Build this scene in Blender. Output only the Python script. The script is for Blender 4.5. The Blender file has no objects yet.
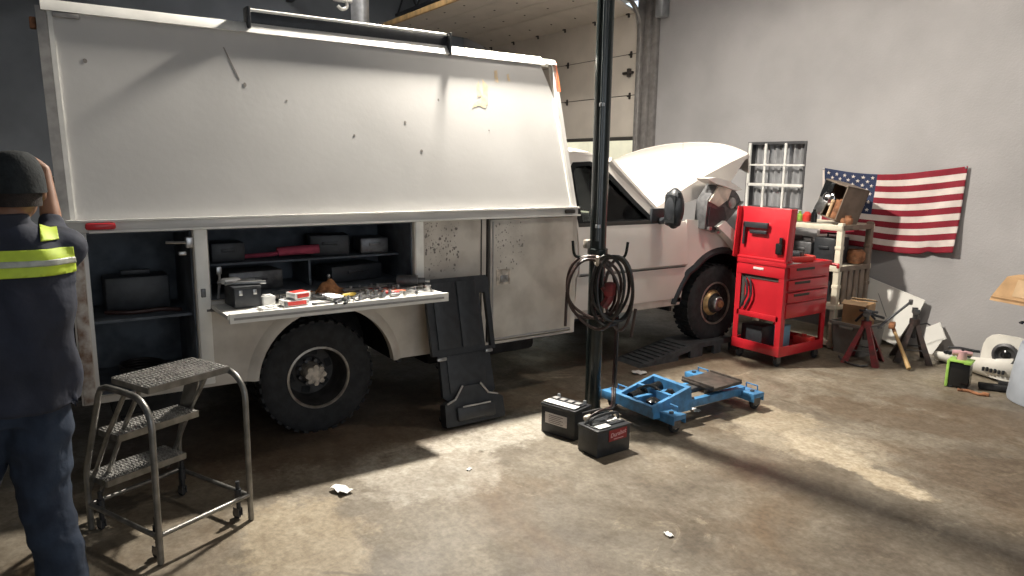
import bpy, bmesh, math, random
from mathutils import Vector, Matrix, noise as mnoise
random.seed(7)
S = bpy.context.scene
PI = math.pi
R = math.radians
COL = S.collection

# ---------------------------------------------------------------- camera
cd = bpy.data.cameras.new('camera')
cam = bpy.data.objects.new('camera', cd); COL.objects.link(cam)
cd.sensor_width = 36.0; cd.lens = 705.2355 / 1024 * 36; cd.clip_start = 0.05; cd.clip_end = 200
pt, rl, yw = R(9.88023), R(0.75155), R(56.24414)
fw = Vector((-math.sin(yw) * math.cos(pt), math.cos(yw) * math.cos(pt), -math.sin(pt)))
r0 = Vector((math.cos(yw), math.sin(yw), 0)); u0 = r0.cross(fw)
rr = r0 * math.cos(rl) + u0 * math.sin(rl); uu = -r0 * math.sin(rl) + u0 * math.cos(rl)
mw = Matrix(((rr.x, uu.x, -fw.x, 0), (rr.y, uu.y, -fw.y, 0), (rr.z, uu.z, -fw.z, 1.75), (0, 0, 0, 1)))
cam.matrix_world = mw
S.camera = cam

# ---------------------------------------------------------------- view, world, lamps
S.view_settings.view_transform = 'Standard'; S.view_settings.look = 'None'
S.view_settings.gamma = 1.0; S.view_settings.use_curve_mapping = False
S.view_settings.exposure = -0.10
W = bpy.data.worlds.new('world'); S.world = W; W.use_nodes = True
bg = W.node_tree.nodes['Background']
bg.inputs[0].default_value = (0.75, 0.87, 1.0, 1); bg.inputs[1].default_value = 1.6

def area(name, loc, target, sx, sy, power, col):
    l = bpy.data.lights.new(name, 'AREA'); l.shape = 'RECTANGLE'; l.size = sx; l.size_y = sy
    l.energy = power; l.color = col
    o = bpy.data.objects.new(name, l); COL.objects.link(o); o.location = loc
    d = Vector(target) - Vector(loc)
    o.rotation_euler = d.to_track_quat('-Z', 'Y').to_euler()
    return o
KEY = (-5.0, 2.95, 4.05)
area('work_light_lamp', KEY, (-4.4, 3.1, 0), 0.2, 0.2, 520, (1.0, 0.93, 0.82))
area('front_fill', (1.0, 3.4, 4.85), (-1.0, 3.6, 0), 0.4, 3.4, 36, (1.0, 0.93, 0.86))  # unseen overhead fill added for the truck side and wall
area('far_fill', (-8.8, 3.2, 4.86), (-8.8, 3.6, 0), 3.0, 0.4, 110, (1.0, 0.93, 0.86))  # added lamp out of view, brightens the overhead door and left wall
area('cab_bay_lamp', (-2.7, 4.9, 4.86), (-3.9, 4.7, 0.6), 0.5, 0.5, 62, (1.0, 0.90, 0.78))
area('right_fill', (4.7, 1.6, 2.1), (-4.0, 2.6, 1.5), 4.0, 3.2, 86, (0.84, 0.92, 1.0))  # cool fill added inside the right wall, which has no opening
area('rear_fill', (-0.6, -1.6, 4.85), (-0.9, -1.2, 0), 2.4, 0.4, 14, (0.9, 0.95, 1.0))  # dim fill added overhead on the camera side
sun = bpy.data.lights.new('sun', 'SUN'); sun.energy = 1.2; sun.angle = R(1); sun.color = (1, .95, .85)
so = bpy.data.objects.new('sun', sun); COL.objects.link(so); so.rotation_euler = (R(-58), 0, R(200))

# ---------------------------------------------------------------- materials
def mat(name, col, rough=0.5, metal=0.0, var=0.0, scale=8.0, bump=0.0, bscale=None, col2=None, emit=None, alpha=None, trans=0.0, coat=0.0, stretch=(1, 1, 1), spec=None):
    m = bpy.data.materials.new(name); m.use_nodes = True
    nt = m.node_tree; b = nt.nodes['Principled BSDF']
    b.inputs['Base Color'].default_value = (*col, 1); b.inputs['Roughness'].default_value = rough
    b.inputs['Metallic'].default_value = metal
    if trans: b.inputs['Transmission Weight'].default_value = trans
    if coat: b.inputs['Coat Weight'].default_value = coat
    if spec is not None: b.inputs['Specular IOR Level'].default_value = spec
    if alpha is not None: b.inputs['Alpha'].default_value = alpha
    if var or col2 or bump:
        tc = nt.nodes.new('ShaderNodeTexCoord'); mp = nt.nodes.new('ShaderNodeMapping')
        mp.inputs['Scale'].default_value = stretch
        nt.links.new(tc.outputs['Object'], mp.inputs['Vector'])
        n = nt.nodes.new('ShaderNodeTexNoise'); n.inputs['Scale'].default_value = scale; n.inputs['Detail'].default_value = 5
        nt.links.new(mp.outputs[0], n.inputs['Vector'])
        if var or col2:
            rp = nt.nodes.new('ShaderNodeValToRGB')
            c2 = col2 if col2 else tuple(max(0, c * (1 - var)) for c in col)
            c1 = col if col2 else tuple(min(1, c * (1 + var * .5)) for c in col)
            rp.color_ramp.elements[0].position = .36; rp.color_ramp.elements[0].color = (*c2, 1)
            rp.color_ramp.elements[1].position = .62; rp.color_ramp.elements[1].color = (*c1, 1)
            nt.links.new(n.outputs['Fac'], rp.inputs[0]); nt.links.new(rp.outputs[0], b.inputs['Base Color'])
        if bump:
            n2 = nt.nodes.new('ShaderNodeTexNoise'); n2.inputs['Scale'].default_value = bscale or scale * 4; n2.inputs['Detail'].default_value = 4
            nt.links.new(mp.outputs[0], n2.inputs['Vector'])
            bp = nt.nodes.new('ShaderNodeBump'); bp.inputs['Strength'].default_value = bump; bp.inputs['Distance'].default_value = .02
            nt.links.new(n2.outputs['Fac'], bp.inputs['Height']); nt.links.new(bp.outputs[0], b.inputs['Normal'])
    return m

M = {}
M['wall'] = mat('painted_wall_grey', (.43, .42, .425), .85, var=.10, scale=1.3, bump=.15, bscale=60)
M['wall_dark'] = mat('painted_wall_slate', (.20, .225, .26), .9, var=.12, scale=2, bump=.1, bscale=60)
M['ceiling'] = mat('steel_deck_dark', (.075, .085, .10), .7, var=.3, scale=3)
M['joist'] = mat('joist_steel', (.055, .062, .075), .6, var=.3, scale=6)
M['white'] = mat('truck_white_paint', (.63, .615, .59), .38, var=.10, scale=2.5, coat=.15)
M['cabwhite'] = mat('cab_white_paint', (.74, .69, .64), .33, var=.07, scale=2.0, coat=.25)
M['panel'] = mat('aluminium_panel_white', (.58, .57, .555), .42, var=.07, scale=1.6, bump=.03, bscale=25)
M['trimwhite'] = mat('white_trim', (.80, .79, .75), .4, var=.08, scale=10)
M['greytrim'] = mat('grey_trim', (.33, .32, .31), .5, var=.2, scale=14)
M['rusty'] = mat('worn_white_rust', (.55, .52, .48), .6, col2=(.20, .12, .08), scale=14)
M['dirty'] = mat('dirty_white_paint', (.60, .56, .50), .5, col2=(.45, .41, .36), scale=5)
M['lining'] = mat('compartment_dark', (.085, .10, .12), .75, var=.4, scale=7)
M['chassis'] = mat('chassis_black', (.020, .020, .021), .8, var=.5, scale=10)
M['rubber'] = mat('tyre_rubber', (.024, .025, .027), .85, var=.3, scale=18, bump=.2, bscale=60)
M['blackplastic'] = mat('black_plastic', (.026, .029, .034), .45, var=.25, scale=20, bump=.08, bscale=150)
M['blackgloss'] = mat('black_gloss', (.012, .013, .014), .18)
M['steelrim'] = mat('wheel_steel', (.045, .043, .042), .6, metal=.1, var=.4, scale=14)
M['rimedge'] = mat('rim_edge_steel', (.36, .33, .29), .42, metal=.6, var=.3, scale=20)
M['hub'] = mat('hub_dirty_metal', (.55, .49, .42), .5, metal=.2, var=.4, scale=25)
M['rust'] = mat('rust_metal', (.30, .13, .06), .75, var=.5, scale=20)
M['brass'] = mat('brass_rust', (.62, .42, .20), .45, metal=.5, var=.4, scale=20)
M['red_light'] = mat('red_lens', (.55, .03, .04), .25)
M['orange_light'] = mat('orange_lens', (.85, .22, .08), .3)
M['chrome'] = mat('chrome', (.75, .75, .76), .18, metal=1.0)
M['chrome_worn'] = mat('worn_chrome', (.42, .42, .42), .32, metal=.9, var=.2, scale=30)
M['darksteel'] = mat('dark_steel', (.14, .14, .145), .42, metal=.7, var=.3, scale=20)
M['stoolsteel'] = mat('ladder_steel', (.25, .245, .23), .40, metal=.75, var=.3, scale=14)
M['tread'] = mat('tread_grate_steel', (.50, .49, .47), .45, metal=.6, var=.3, scale=30)
M['galv'] = mat('galvanised', (.50, .52, .54), .38, metal=.7, var=.2, scale=9)
M['mirrordark'] = mat('mirror_dark', (.05, .055, .06), .08, metal=.6)
M['post'] = mat('post_black_green', (.018, .024, .024), .22, var=.2, scale=10)
M['conduit'] = mat('conduit_grey', (.10, .115, .12), .2, metal=.3)
M['hose'] = mat('brown_rubber_hose', (.055, .034, .030), .38, var=.3, scale=20)
M['hose_black'] = mat('black_rubber_hose', (.018, .017, .017), .4)
M['cable'] = mat('dark_red_cable', (.045, .022, .020), .4)
M['red'] = mat('cart_red', (.50, .018, .028), .30, var=.10, scale=5, coat=.3)
M['darkred'] = mat('jack_red', (.24, .022, .028), .5, col2=(.10, .03, .028), scale=18)
M['jackbrown'] = mat('jack_brown', (.055, .032, .026), .6, col2=(.025, .02, .02), scale=18)
M['ramp'] = mat('ramp_black', (.070, .075, .08), .55, var=.3, scale=16, bump=.1)
M['blue'] = mat('jack_blue', (.07, .25, .50), .42, col2=(.05, .15, .28), scale=16)
M['saddle'] = mat('saddle_brown', (.060, .048, .040), .55, var=.4, scale=20)
M['wood_lit_tan'] = mat('wood_and_lit_tan', (.55, .36, .16), .55, var=.3, scale=8, stretch=(1, 1, .1))  # hammer handle wood; also paints warm light on door edge and jack rail
M['card'] = mat('cardboard', (.46, .29, .15), .85, var=.18, scale=8)
M['card_pale'] = mat('cardboard_pale', (.60, .42, .25), .8, var=.15, scale=8)
M['paper'] = mat('white_paper', (.80, .80, .78), .8, var=.05)
M['board'] = mat('white_board', (.78, .77, .73), .6, var=.06, scale=4)
M['bumper'] = mat('white_bumper_plastic', (.74, .72, .66), .45, var=.08, scale=8)
M['label_grey'] = mat('label_grey', (.62, .58, .57), .5, var=.1, scale=60)
M['label_red'] = mat('label_red', (.26, .012, .020), .4, var=.2, scale=30)
M['label_text'] = mat('label_pink_text', (.62, .36, .38), .5)
M['print'] = mat('print_dark', (.16, .13, .13), .6)
M['tub'] = mat('tub_grey_plastic', (.25, .24, .22), .5, var=.2, scale=6)
M['shelf'] = mat('shelf_cream', (.70, .65, .52), .5, var=.12, scale=10)
M['shelf_brown'] = mat('shelf_brown', (.20, .155, .12), .6, var=.2, scale=10)
M['winwhite'] = mat('window_bar_white', (.90, .89, .85), .45, var=.08, scale=10)
M['winframe'] = mat('window_frame_dark', (.08, .08, .085), .5)
M['corrug'] = mat('corrugated_grey', (.42, .425, .44), .5, metal=.2, var=.15, scale=6)
M['door_panel'] = mat('garage_door_panel', (.66, .60, .53), .65, var=.06, scale=3)
M['gasket'] = mat('dark_seam', (.05, .045, .04), .8)
M['bracket'] = mat('hinge_dark', (.07, .06, .055), .5, metal=.5)
M['track'] = mat('track_grey', (.30, .285, .275), .5, metal=.4, var=.2, scale=10)
M['glass'] = None
M['skin'] = mat('skin_brown', (.30, .15, .09), .55, var=.12, scale=12)
M['hair'] = mat('hair_dark', (.03, .022, .02), .8, var=.3, scale=60, bump=.3, bscale=200)
M['shirt'] = mat('navy_work_shirt', (.024, .029, .048), .85, var=.30, scale=6, bump=.5, bscale=9)
M['jeans'] = mat('blue_jeans', (.028, .044, .076), .9, col2=(.013, .021, .040), scale=7, bump=.5, bscale=10)
M['hivis'] = mat('hi_vis_yellow', (.58, .75, .06), .6, var=.12, scale=20)
M['reflect'] = mat('reflective_grey', (.45, .47, .42), .4, var=.15, scale=40)
M['cap'] = mat('cap_black', (.014, .018, .020), .9, var=.3, scale=30, bump=.2, bscale=80)
M['boot'] = mat('boot_leather', (.05, .035, .025), .6, var=.3, scale=20)
M['blue_bottle'] = mat('bottle_blue', (.05, .12, .42), .3)
M['white_plastic'] = mat('white_plastic', (.78, .78, .76), .4)
M['green'] = mat('lime_green_plastic', (.36, .62, .12), .4, var=.15, scale=15)
M['drum'] = mat('drum_blue', (.04, .085, .27), .4, var=.2, scale=6)
M['drum_grey'] = mat('drum_grey', (.42, .46, .52), .45, var=.12, scale=6)
M['pink'] = mat('rag_red', (.36, .05, .09), .85, var=.3, scale=9)
M['orange_rag'] = mat('rag_orange', (.34, .15, .06), .9, var=.4, scale=22, bump=.5, bscale=40)
M['redplastic'] = mat('red_plastic', (.66, .05, .04), .35, var=.1, scale=20)
M['orange'] = mat('orange_plastic', (.75, .16, .05), .4)
M['yellowgrip'] = mat('yellow_grip', (.7, .5, .08), .4)
M['cyanbox'] = mat('light_blue_box', (.20, .42, .55), .5)
M['dirt'] = mat('mud', (.10, .075, .055), .95, var=.4, scale=20)
M['sticker'] = mat('pale_yellow_patch', (.88, .68, .36), .6, col2=(.72, .60, .50), scale=30)  # pale yellow marks on the upper panel
M['scuff'] = mat('scuff_dark', (.24, .22, .20), .7)
M['lens'] = mat('lamp_lens', (.62, .56, .47), .40, var=.3, scale=9, coat=.5)
M['ext_wall'] = mat('outdoor_wall', (.86, .74, .50), .8, var=.10, scale=2)
M['ext_ground'] = mat('outdoor_ground', (.45, .43, .40), .9, var=.2, scale=3)
M['navy'] = mat('flag_navy', (.022, .034, .085), .8, var=.1, scale=20)
M['flagred'] = mat('flag_red', (.25, .010, .026), .8, var=.12, scale=12)
M['flagwhite'] = mat('flag_white', (.72, .64, .60), .8, var=.08, scale=12)
M['seat'] = mat('seat_grey', (.13, .13, .135), .85)
def glass_mat():
    m = bpy.data.materials.new('window_glass'); m.use_nodes = True; nt = m.node_tree
    nt.nodes.remove(nt.nodes['Principled BSDF'])
    t = nt.nodes.new('ShaderNodeBsdfTransparent'); t.inputs[0].default_value = (.90, .94, .92, 1)
    g = nt.nodes.new('ShaderNodeBsdfGlossy'); g.inputs['Roughness'].default_value = .03
    f = nt.nodes.new('ShaderNodeFresnel'); f.inputs[0].default_value = 1.5
    x = nt.nodes.new('ShaderNodeMixShader')
    nt.links.new(f.outputs[0], x.inputs[0]); nt.links.new(t.outputs[0], x.inputs[1]); nt.links.new(g.outputs[0], x.inputs[2])
    nt.links.new(x.outputs[0], nt.nodes['Material Output'].inputs[0])
    return m
M['glass'] = glass_mat()

def floor_mat():
    m = bpy.data.materials.new('concrete_floor'); m.use_nodes = True; nt = m.node_tree
    N = nt.nodes.new; L = nt.links.new; b = nt.nodes['Principled BSDF']
    tc = N('ShaderNodeTexCoord')
    def noise(scale, detail=5, off=(0, 0, 0), rough=.6, sc=(1, 1, 1), dist=0):
        mp = N('ShaderNodeMapping'); mp.inputs['Location'].default_value = off; mp.inputs['Scale'].default_value = sc
        L(tc.outputs['Object'], mp.inputs[0])
        n = N('ShaderNodeTexNoise'); n.inputs['Scale'].default_value = scale; n.inputs['Detail'].default_value = detail
        n.inputs['Roughness'].default_value = rough; n.inputs['Distortion'].default_value = dist
        L(mp.outputs[0], n.inputs['Vector']); return n.outputs['Fac']
    def ramp(v, stops):
        r = N('ShaderNodeValToRGB'); e = r.color_ramp.elements
        e[0].position, e[0].color = stops[0][0], (*stops[0][1], 1)
        e[1].position, e[1].color = stops[-1][0], (*stops[-1][1], 1)
        for p, c in stops[1:-1]:
            q = e.new(p); q.color = (*c, 1)
        L(v, r.inputs[0]); return r.outputs[0]
    def mix(a, bb, f, mode='MIX'):
        x = N('ShaderNodeMix'); x.data_type = 'RGBA'; x.blend_type = mode
        if isinstance(f, float): x.inputs[0].default_value = f
        else: L(f, x.inputs[0])
        for i, v in ((6, a), (7, bb)):
            if isinstance(v, tuple): x.inputs[i].default_value = (*v, 1)
            else: L(v, x.inputs[i])
        return x.outputs[2]
    base = ramp(noise(1.1, 8, (3, 1, 0), .62, (1, 1, 1), .6), [(.30, (.11, .088, .064)), (.44, (.19, .163, .125)), (.58, (.27, .24, .19)), (.75, (.40, .35, .275))])
    c = mix(base, (.17, .115, .065), ramp(noise(.8, 7, (9, 4, 0), .6, (1, 1.6, 1), .8), [(.50, (0, 0, 0)), (.70, (.8, .8, .8))]))
    c = mix(c, (.52, .46, .35), ramp(noise(2.3, 8, (1, 7, 0), .7, (1.2, .7, 1), 1.2), [(.60, (0, 0, 0)), (.68, (.55, .55, .55))]))
    # pale worn patch, grease stains and broad blobs that paint dimmer light on the right
    def blob(cx, cy, rx, ry, rz, wob=.5):
        mp = N('ShaderNodeMapping'); mp.vector_type = 'TEXTURE'; mp.inputs['Location'].default_value = (cx, cy, 0)
        mp.inputs['Rotation'].default_value = (0, 0, rz); mp.inputs['Scale'].default_value = (rx, ry, 1)
        L(tc.outputs['Object'], mp.inputs[0])
        g = N('ShaderNodeVectorMath'); g.operation = 'LENGTH'; L(mp.outputs[0], g.inputs[0])
        a = N('ShaderNodeMath'); a.operation = 'MULTIPLY_ADD'; L(noise(5.5, 9, (2, 2, 0), .72), a.inputs[0]); a.inputs[1].default_value = wob * 3.2; a.inputs[2].default_value = -wob * 1.6
        s = N('ShaderNodeMath'); s.operation = 'ADD'; L(g.outputs['Value'], s.inputs[0]); L(a.outputs[0], s.inputs[1])
        return s.outputs[0]
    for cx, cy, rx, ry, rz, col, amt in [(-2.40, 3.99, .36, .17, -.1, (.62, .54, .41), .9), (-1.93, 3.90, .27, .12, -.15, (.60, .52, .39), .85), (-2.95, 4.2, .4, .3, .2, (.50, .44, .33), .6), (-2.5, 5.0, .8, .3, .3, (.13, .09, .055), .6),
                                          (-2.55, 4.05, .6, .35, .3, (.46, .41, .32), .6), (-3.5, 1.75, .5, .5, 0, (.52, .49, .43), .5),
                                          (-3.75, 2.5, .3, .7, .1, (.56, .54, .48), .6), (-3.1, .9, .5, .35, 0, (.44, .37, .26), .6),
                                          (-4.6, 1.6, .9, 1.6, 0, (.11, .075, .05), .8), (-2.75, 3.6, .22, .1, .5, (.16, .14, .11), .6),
                                          (-1.8, 5.6, 1.2, .35, .2, (.15, .105, .065), .65), (-1.3, 4.6, 1.0, .5, .4, (.14, .10, .065), .6), (-.9, 3.0, 1.0, .9, .4, (.12, .095, .07), .5), (-1.9, 1.6, .5, .6, .4, (.14, .115, .085), .4), (-4.6, 4.9, .9, 1.2, 0, (.13, .10, .07), .6)]:  # broad brown blobs at the right paint in weaker light
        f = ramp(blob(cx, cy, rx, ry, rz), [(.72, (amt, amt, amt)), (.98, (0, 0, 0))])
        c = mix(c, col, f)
    # fine speckle, stains
    c = mix(c, ramp(noise(38, 5), [(.35, (.55, .52, .49)), (.62, (1.1, 1.1, 1.1))]), .5, 'MULTIPLY')
    c = mix(c, ramp(noise(14, 6, (7, 3, 0), .7), [(.40, (.62, .57, .50)), (.58, (1.05, 1.05, 1.05))]), .5, 'MULTIPLY')
    c = mix(c, ramp(noise(7, 6, (4, 4, 0), .7), [(.38, (.70, .66, .60)), (.6, (1, 1, 1))]), .6, 'MULTIPLY')
    # cracks
    v = N('ShaderNodeTexVoronoi'); v.feature = 'DISTANCE_TO_EDGE'; v.inputs['Scale'].default_value = .55
    mp = N('ShaderNodeMapping'); mp.inputs['Location'].default_value = (.35, .6, 0); L(tc.outputs['Object'], mp.inputs[0])
    nn = N('ShaderNodeTexNoise'); nn.inputs['Scale'].default_value = 3; L(tc.outputs['Object'], nn.inputs['Vector'])
    ad = N('ShaderNodeMix'); ad.data_type = 'VECTOR'; ad.inputs[0].default_value = .12
    L(mp.outputs[0], ad.inputs[4]); L(nn.outputs['Color'], ad.inputs[5]); L(ad.outputs[1], v.inputs['Vector'])
    cr = ramp(v.outputs['Distance'], [(.002, (1, 1, 1)), (.008, (0, 0, 0))])
    br = ramp(noise(1.4, 3, (5, 2, 0)), [(.45, (0, 0, 0)), (.6, (.6, .6, .6))])
    cm = N('ShaderNodeMath'); cm.operation = 'MULTIPLY'; L(cr, cm.inputs[0]); L(br, cm.inputs[1])
    c = mix(c, (.10, .08, .06), cm.outputs[0])
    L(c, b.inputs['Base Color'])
    rg = ramp(noise(1.7, 5, (2, 8, 0)), [(.35, (.42, .42, .42)), (.65, (.72, .72, .72))]); L(rg, b.inputs['Roughness'])
    bp = N('ShaderNodeBump'); bp.inputs['Strength'].default_value = .12; bp.inputs['Distance'].default_value = .01
    L(noise(60, 5), bp.inputs['Height']); L(bp.outputs[0], b.inputs['Normal'])
    return m
M['floor'] = floor_mat()

# ---------------------------------------------------------------- mesh helpers
def V(*a): return Vector(a)
def rotz(a): return Matrix.Rotation(a, 3, 'Z')
class MB:
    """collects shapes in one frame and links them as one mesh object"""
    def __init__(s): s.bm = bmesh.new(); s.mi = 0
    def _faces(s, fs):
        for f in fs: f.material_index = s.mi
    def box(s, c, d, rot=None, bev=0.0, seg=2):
        t = bmesh.new(); bmesh.ops.create_cube(t, size=1.0)
        for v in t.verts: v.co = Vector((v.co.x * d[0], v.co.y * d[1], v.co.z * d[2]))
        if bev: bmesh.ops.bevel(t, geom=t.edges[:], offset=min(bev, min(d) * .45), segments=seg, profile=.5, affect='EDGES')
        s._merge(t, c, rot); return s
    def _merge(s, t, c=(0, 0, 0), rot=None):
        mp = {}
        c = Vector(c)
        for v in t.verts:
            co = (rot @ v.co) if rot is not None else v.co
            mp[v] = s.bm.verts.new(co + c)
        for f in t.faces:
            try:
                nf = s.bm.faces.new([mp[v] for v in f.verts]); nf.material_index = s.mi
            except ValueError: pass
        t.free()
    def bx(s, x0, x1, y0, y1, z0, z1, bev=0.0):
        return s.box(((x0 + x1) / 2, (y0 + y1) / 2, (z0 + z1) / 2), (abs(x1 - x0), abs(y1 - y0), abs(z1 - z0)), None, bev)
    def rings(s, rs, closed=True, cap=True, loop=False):
        vs = [[s.bm.verts.new(p) for p in r] for r in rs]
        n = len(rs[0]); fs = []
        for i in range(len(vs) - (0 if loop else 1)):
            a, b = vs[i], vs[(i + 1) % len(vs)]
            for j in range(n if closed else n - 1):
                k = (j + 1) % n
                try: fs.append(s.bm.faces.new((a[j], a[k], b[k], b[j])))
                except ValueError: pass
        if cap and closed and not loop:
            for r in (vs[0][::-1], vs[-1]):
                try: fs.append(s.bm.faces.new(r))
                except ValueError: pass
        s._faces(fs); return s
    def tube(s, pts, r, seg=8, cap=True, loop=False):
        pts = [Vector(p) for p in pts]; n = len(pts)
        rad = r if isinstance(r, (list, tuple)) else [r] * n
        rs = []; up = None
        for i, p in enumerate(pts):
            if loop: t = pts[(i + 1) % n] - pts[i - 1]
            else: t = pts[min(i + 1, n - 1)] - pts[max(i - 1, 0)]
            if t.length < 1e-9: t = Vector((0, 0, 1))
            t.normalize()
            if up is None:
                up = Vector((0, 0, 1)) if abs(t.z) < .9 else Vector((1, 0, 0))
            x = up.cross(t)
            if x.length < 1e-6: x = t.orthogonal()
            x.normalize(); y = t.cross(x); up = y
            rs.append([p + (x * math.cos(a) + y * math.sin(a)) * rad[i] for a in [2 * PI * k / seg for k in range(seg)]])
        return s.rings(rs, True, cap, loop)
    def cyl(s, p0, p1, r0, r1=None, seg=16):
        return s.tube([p0, p1], [r0, r0 if r1 is None else r1], seg)
    def sph(s, c, r, seg=12, rot=None):
        t = bmesh.new(); bmesh.ops.create_uvsphere(t, u_segments=seg, v_segments=max(6, seg // 2 + 2), radius=1)
        rx = r if isinstance(r, (list, tuple)) else (r, r, r)
        for v in t.verts: v.co = Vector((v.co.x * rx[0], v.co.y * rx[1], v.co.z * rx[2]))
        s._merge(t, c, rot); return s
    def lathe(s, prof, o, axis='Z', seg=24, closed=False, cap=True):
        """prof: (radius, height along axis)"""
        o = Vector(o)
        ax = {'X': (V(0, 1, 0), V(0, 0, 1), V(1, 0, 0)), 'Y': (V(0, 0, 1), V(1, 0, 0), V(0, 1, 0)), 'Z': (V(1, 0, 0), V(0, 1, 0), V(0, 0, 1))}[axis] if isinstance(axis, str) else axis
        rs = [[o + ax[2] * h + (ax[0] * math.cos(a) + ax[1] * math.sin(a)) * max(r, 1e-4) for a in [2 * PI * k / seg for k in range(seg)]] for r, h in prof]
        return s.rings(rs, True, cap and not closed, closed)
    def prism(s, poly, f, t):
        """poly of 2-D points, f maps (a,b)->3-D, t extrusion vector"""
        t = Vector(t); a = [Vector(f(*p)) for p in poly]
        return s.rings([a, [p + t for p in a]])
    def ringplate(s, outer, inner, f, t):
        """plate with a hole: same number of points in both outlines"""
        t = Vector(t); A = [Vector(f(*p)) for p in outer]; B = [Vector(f(*p)) for p in inner]
        return s.rings([A, B, [p + t for p in B], [p + t for p in A]], True, False, True)
    def grid(s, fn, nu, nv, thick=None):
        vs = [[s.bm.verts.new(fn(i / nu, j / nv)) for j in range(nv + 1)] for i in range(nu + 1)]
        fs = []
        for i in range(nu):
            for j in range(nv):
                fs.append(s.bm.faces.new((vs[i][j], vs[i + 1][j], vs[i + 1][j + 1], vs[i][j + 1])))
        s._faces(fs)
        if thick is not None:
            t = Vector(thick)
            ws = [[s.bm.verts.new(v.co + t) for v in r] for r in vs]; fs = []
            for i in range(nu):
                for j in range(nv):
                    fs.append(s.bm.faces.new((ws[i][j], ws[i][j + 1], ws[i + 1][j + 1], ws[i + 1][j])))
            for i in range(nu):
                for j in (0, nv):
                    fs.append(s.bm.faces.new((vs[i][j], vs[i + 1][j], ws[i + 1][j], ws[i][j])))
            for j in range(nv):
                for i in (0, nu):
                    fs.append(s.bm.faces.new((vs[i][j], vs[i][j + 1], ws[i][j + 1], ws[i][j])))
            s._faces(fs)
        return s
    def build(s, name, m, parent=None, org=(0, 0, 0), smooth=38, piv=None, flipfix=True):
        """org is the world position of the thing's frame when the shapes were given in world coordinates"""
        bm = s.bm; bm.normal_update()
        if flipfix: bmesh.ops.recalc_face_normals(bm, faces=bm.faces[:])
        org = Vector(org)
        lo = Vector((min(v.co.x for v in bm.verts), min(v.co.y for v in bm.verts), min(v.co.z for v in bm.verts)))
        hi = Vector((max(v.co.x for v in bm.verts), max(v.co.y for v in bm.verts), max(v.co.z for v in bm.verts)))
        c = Vector(piv) if piv is not None else (lo + hi) / 2
        for v in bm.verts: v.co -= c
        if smooth:
            th = R(smooth)
            for e in bm.edges:
                if len(e.link_faces) == 2 and e.calc_face_angle(0) > th: e.smooth = False
            for f in bm.faces: f.smooth = True
        me = bpy.data.meshes.new(name); bm.to_mesh(me); bm.free()
        for x in (m if isinstance(m, (list, tuple)) else [m]): me.materials.append(x)
        o = bpy.data.objects.new(name, me); COL.objects.link(o)
        loc = c - org
        if parent is not None:
            o.parent = parent
            if parent.type != 'EMPTY': loc = loc - Vector(parent['_c'])
        o['_c'] = tuple(c - org)
        o.location = loc
        return o
def tag(o, label, cat, group=None, kind=None):
    if label: o['label'] = label
    if cat: o['category'] = cat
    if group: o['group'] = group
    if kind: o['kind'] = kind
    return o
def thing(name, label, cat, loc=(0, 0, 0), rz=0.0, group=None):
    o = bpy.data.objects.new(name, None); COL.objects.link(o)
    o.location = loc; o.rotation_euler = (0, 0, rz); o.empty_display_size = .1
    return tag(o, label, cat, group)
def struct(name, mb, m, label=None, parent=None):
    o = mb.build(name, m, parent)
    if parent is None:
        o['kind'] = 'structure'
        if label: o['label'] = label
    return o
def dup(o, loc=None, rot=None, label=None, parent=None):
    c = o.copy(); COL.objects.link(c)
    if parent is not None: c.parent = parent
    if loc is not None: c.location = loc
    if rot is not None: c.rotation_euler = rot
    if label: c['label'] = label
    for ch in list(o.children): dup(ch, parent=c)
    return c
def arc(cx, cy, r, a0, a1, n):
    return [(cx + r * math.cos(a0 + (a1 - a0) * i / n), cy + r * math.sin(a0 + (a1 - a0) * i / n)) for i in range(n + 1)]
def smoothpath(pts, n=6):
    """Catmull-Rom through the points"""
    P = [Vector(p) for p in pts]; out = []
    for i in range(len(P) - 1):
        a, b, c, d = P[max(i - 1, 0)], P[i], P[i + 1], P[min(i + 2, len(P) - 1)]
        for k in range(n):
            t = k / n
            out.append(.5 * ((2 * b) + (c - a) * t + (2 * a - 5 * b + 4 * c - d) * t * t + (3 * b - a - 3 * c + d) * t ** 3))
    out.append(P[-1]); return out
def text_mesh(mb, txt, size, origin, ux, uy, extr=.001, bold=0.0, shear=0.0):
    """adds flat raised lettering: baseline starts at origin, along ux, up uy"""
    cu = bpy.data.curves.new('txt', 'FONT'); cu.body = txt; cu.size = size; cu.extrude = extr; cu.offset = bold; cu.shear = shear; cu.resolution_u = 3
    ob = bpy.data.objects.new('txt', cu); COL.objects.link(ob)
    dg = bpy.context.evaluated_depsgraph_get()
    me = bpy.data.meshes.new_from_object(ob.evaluated_get(dg))
    ux = Vector(ux).normalized(); uy = Vector(uy).normalized(); uz = ux.cross(uy)
    t = bmesh.new(); t.from_mesh(me)
    for v in t.verts: v.co = ux * v.co.x + uy * v.co.y + uz * v.co.z
    mb._merge(t, origin)
    bpy.data.objects.remove(ob); bpy.data.meshes.remove(me); bpy.data.curves.remove(cu)

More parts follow.
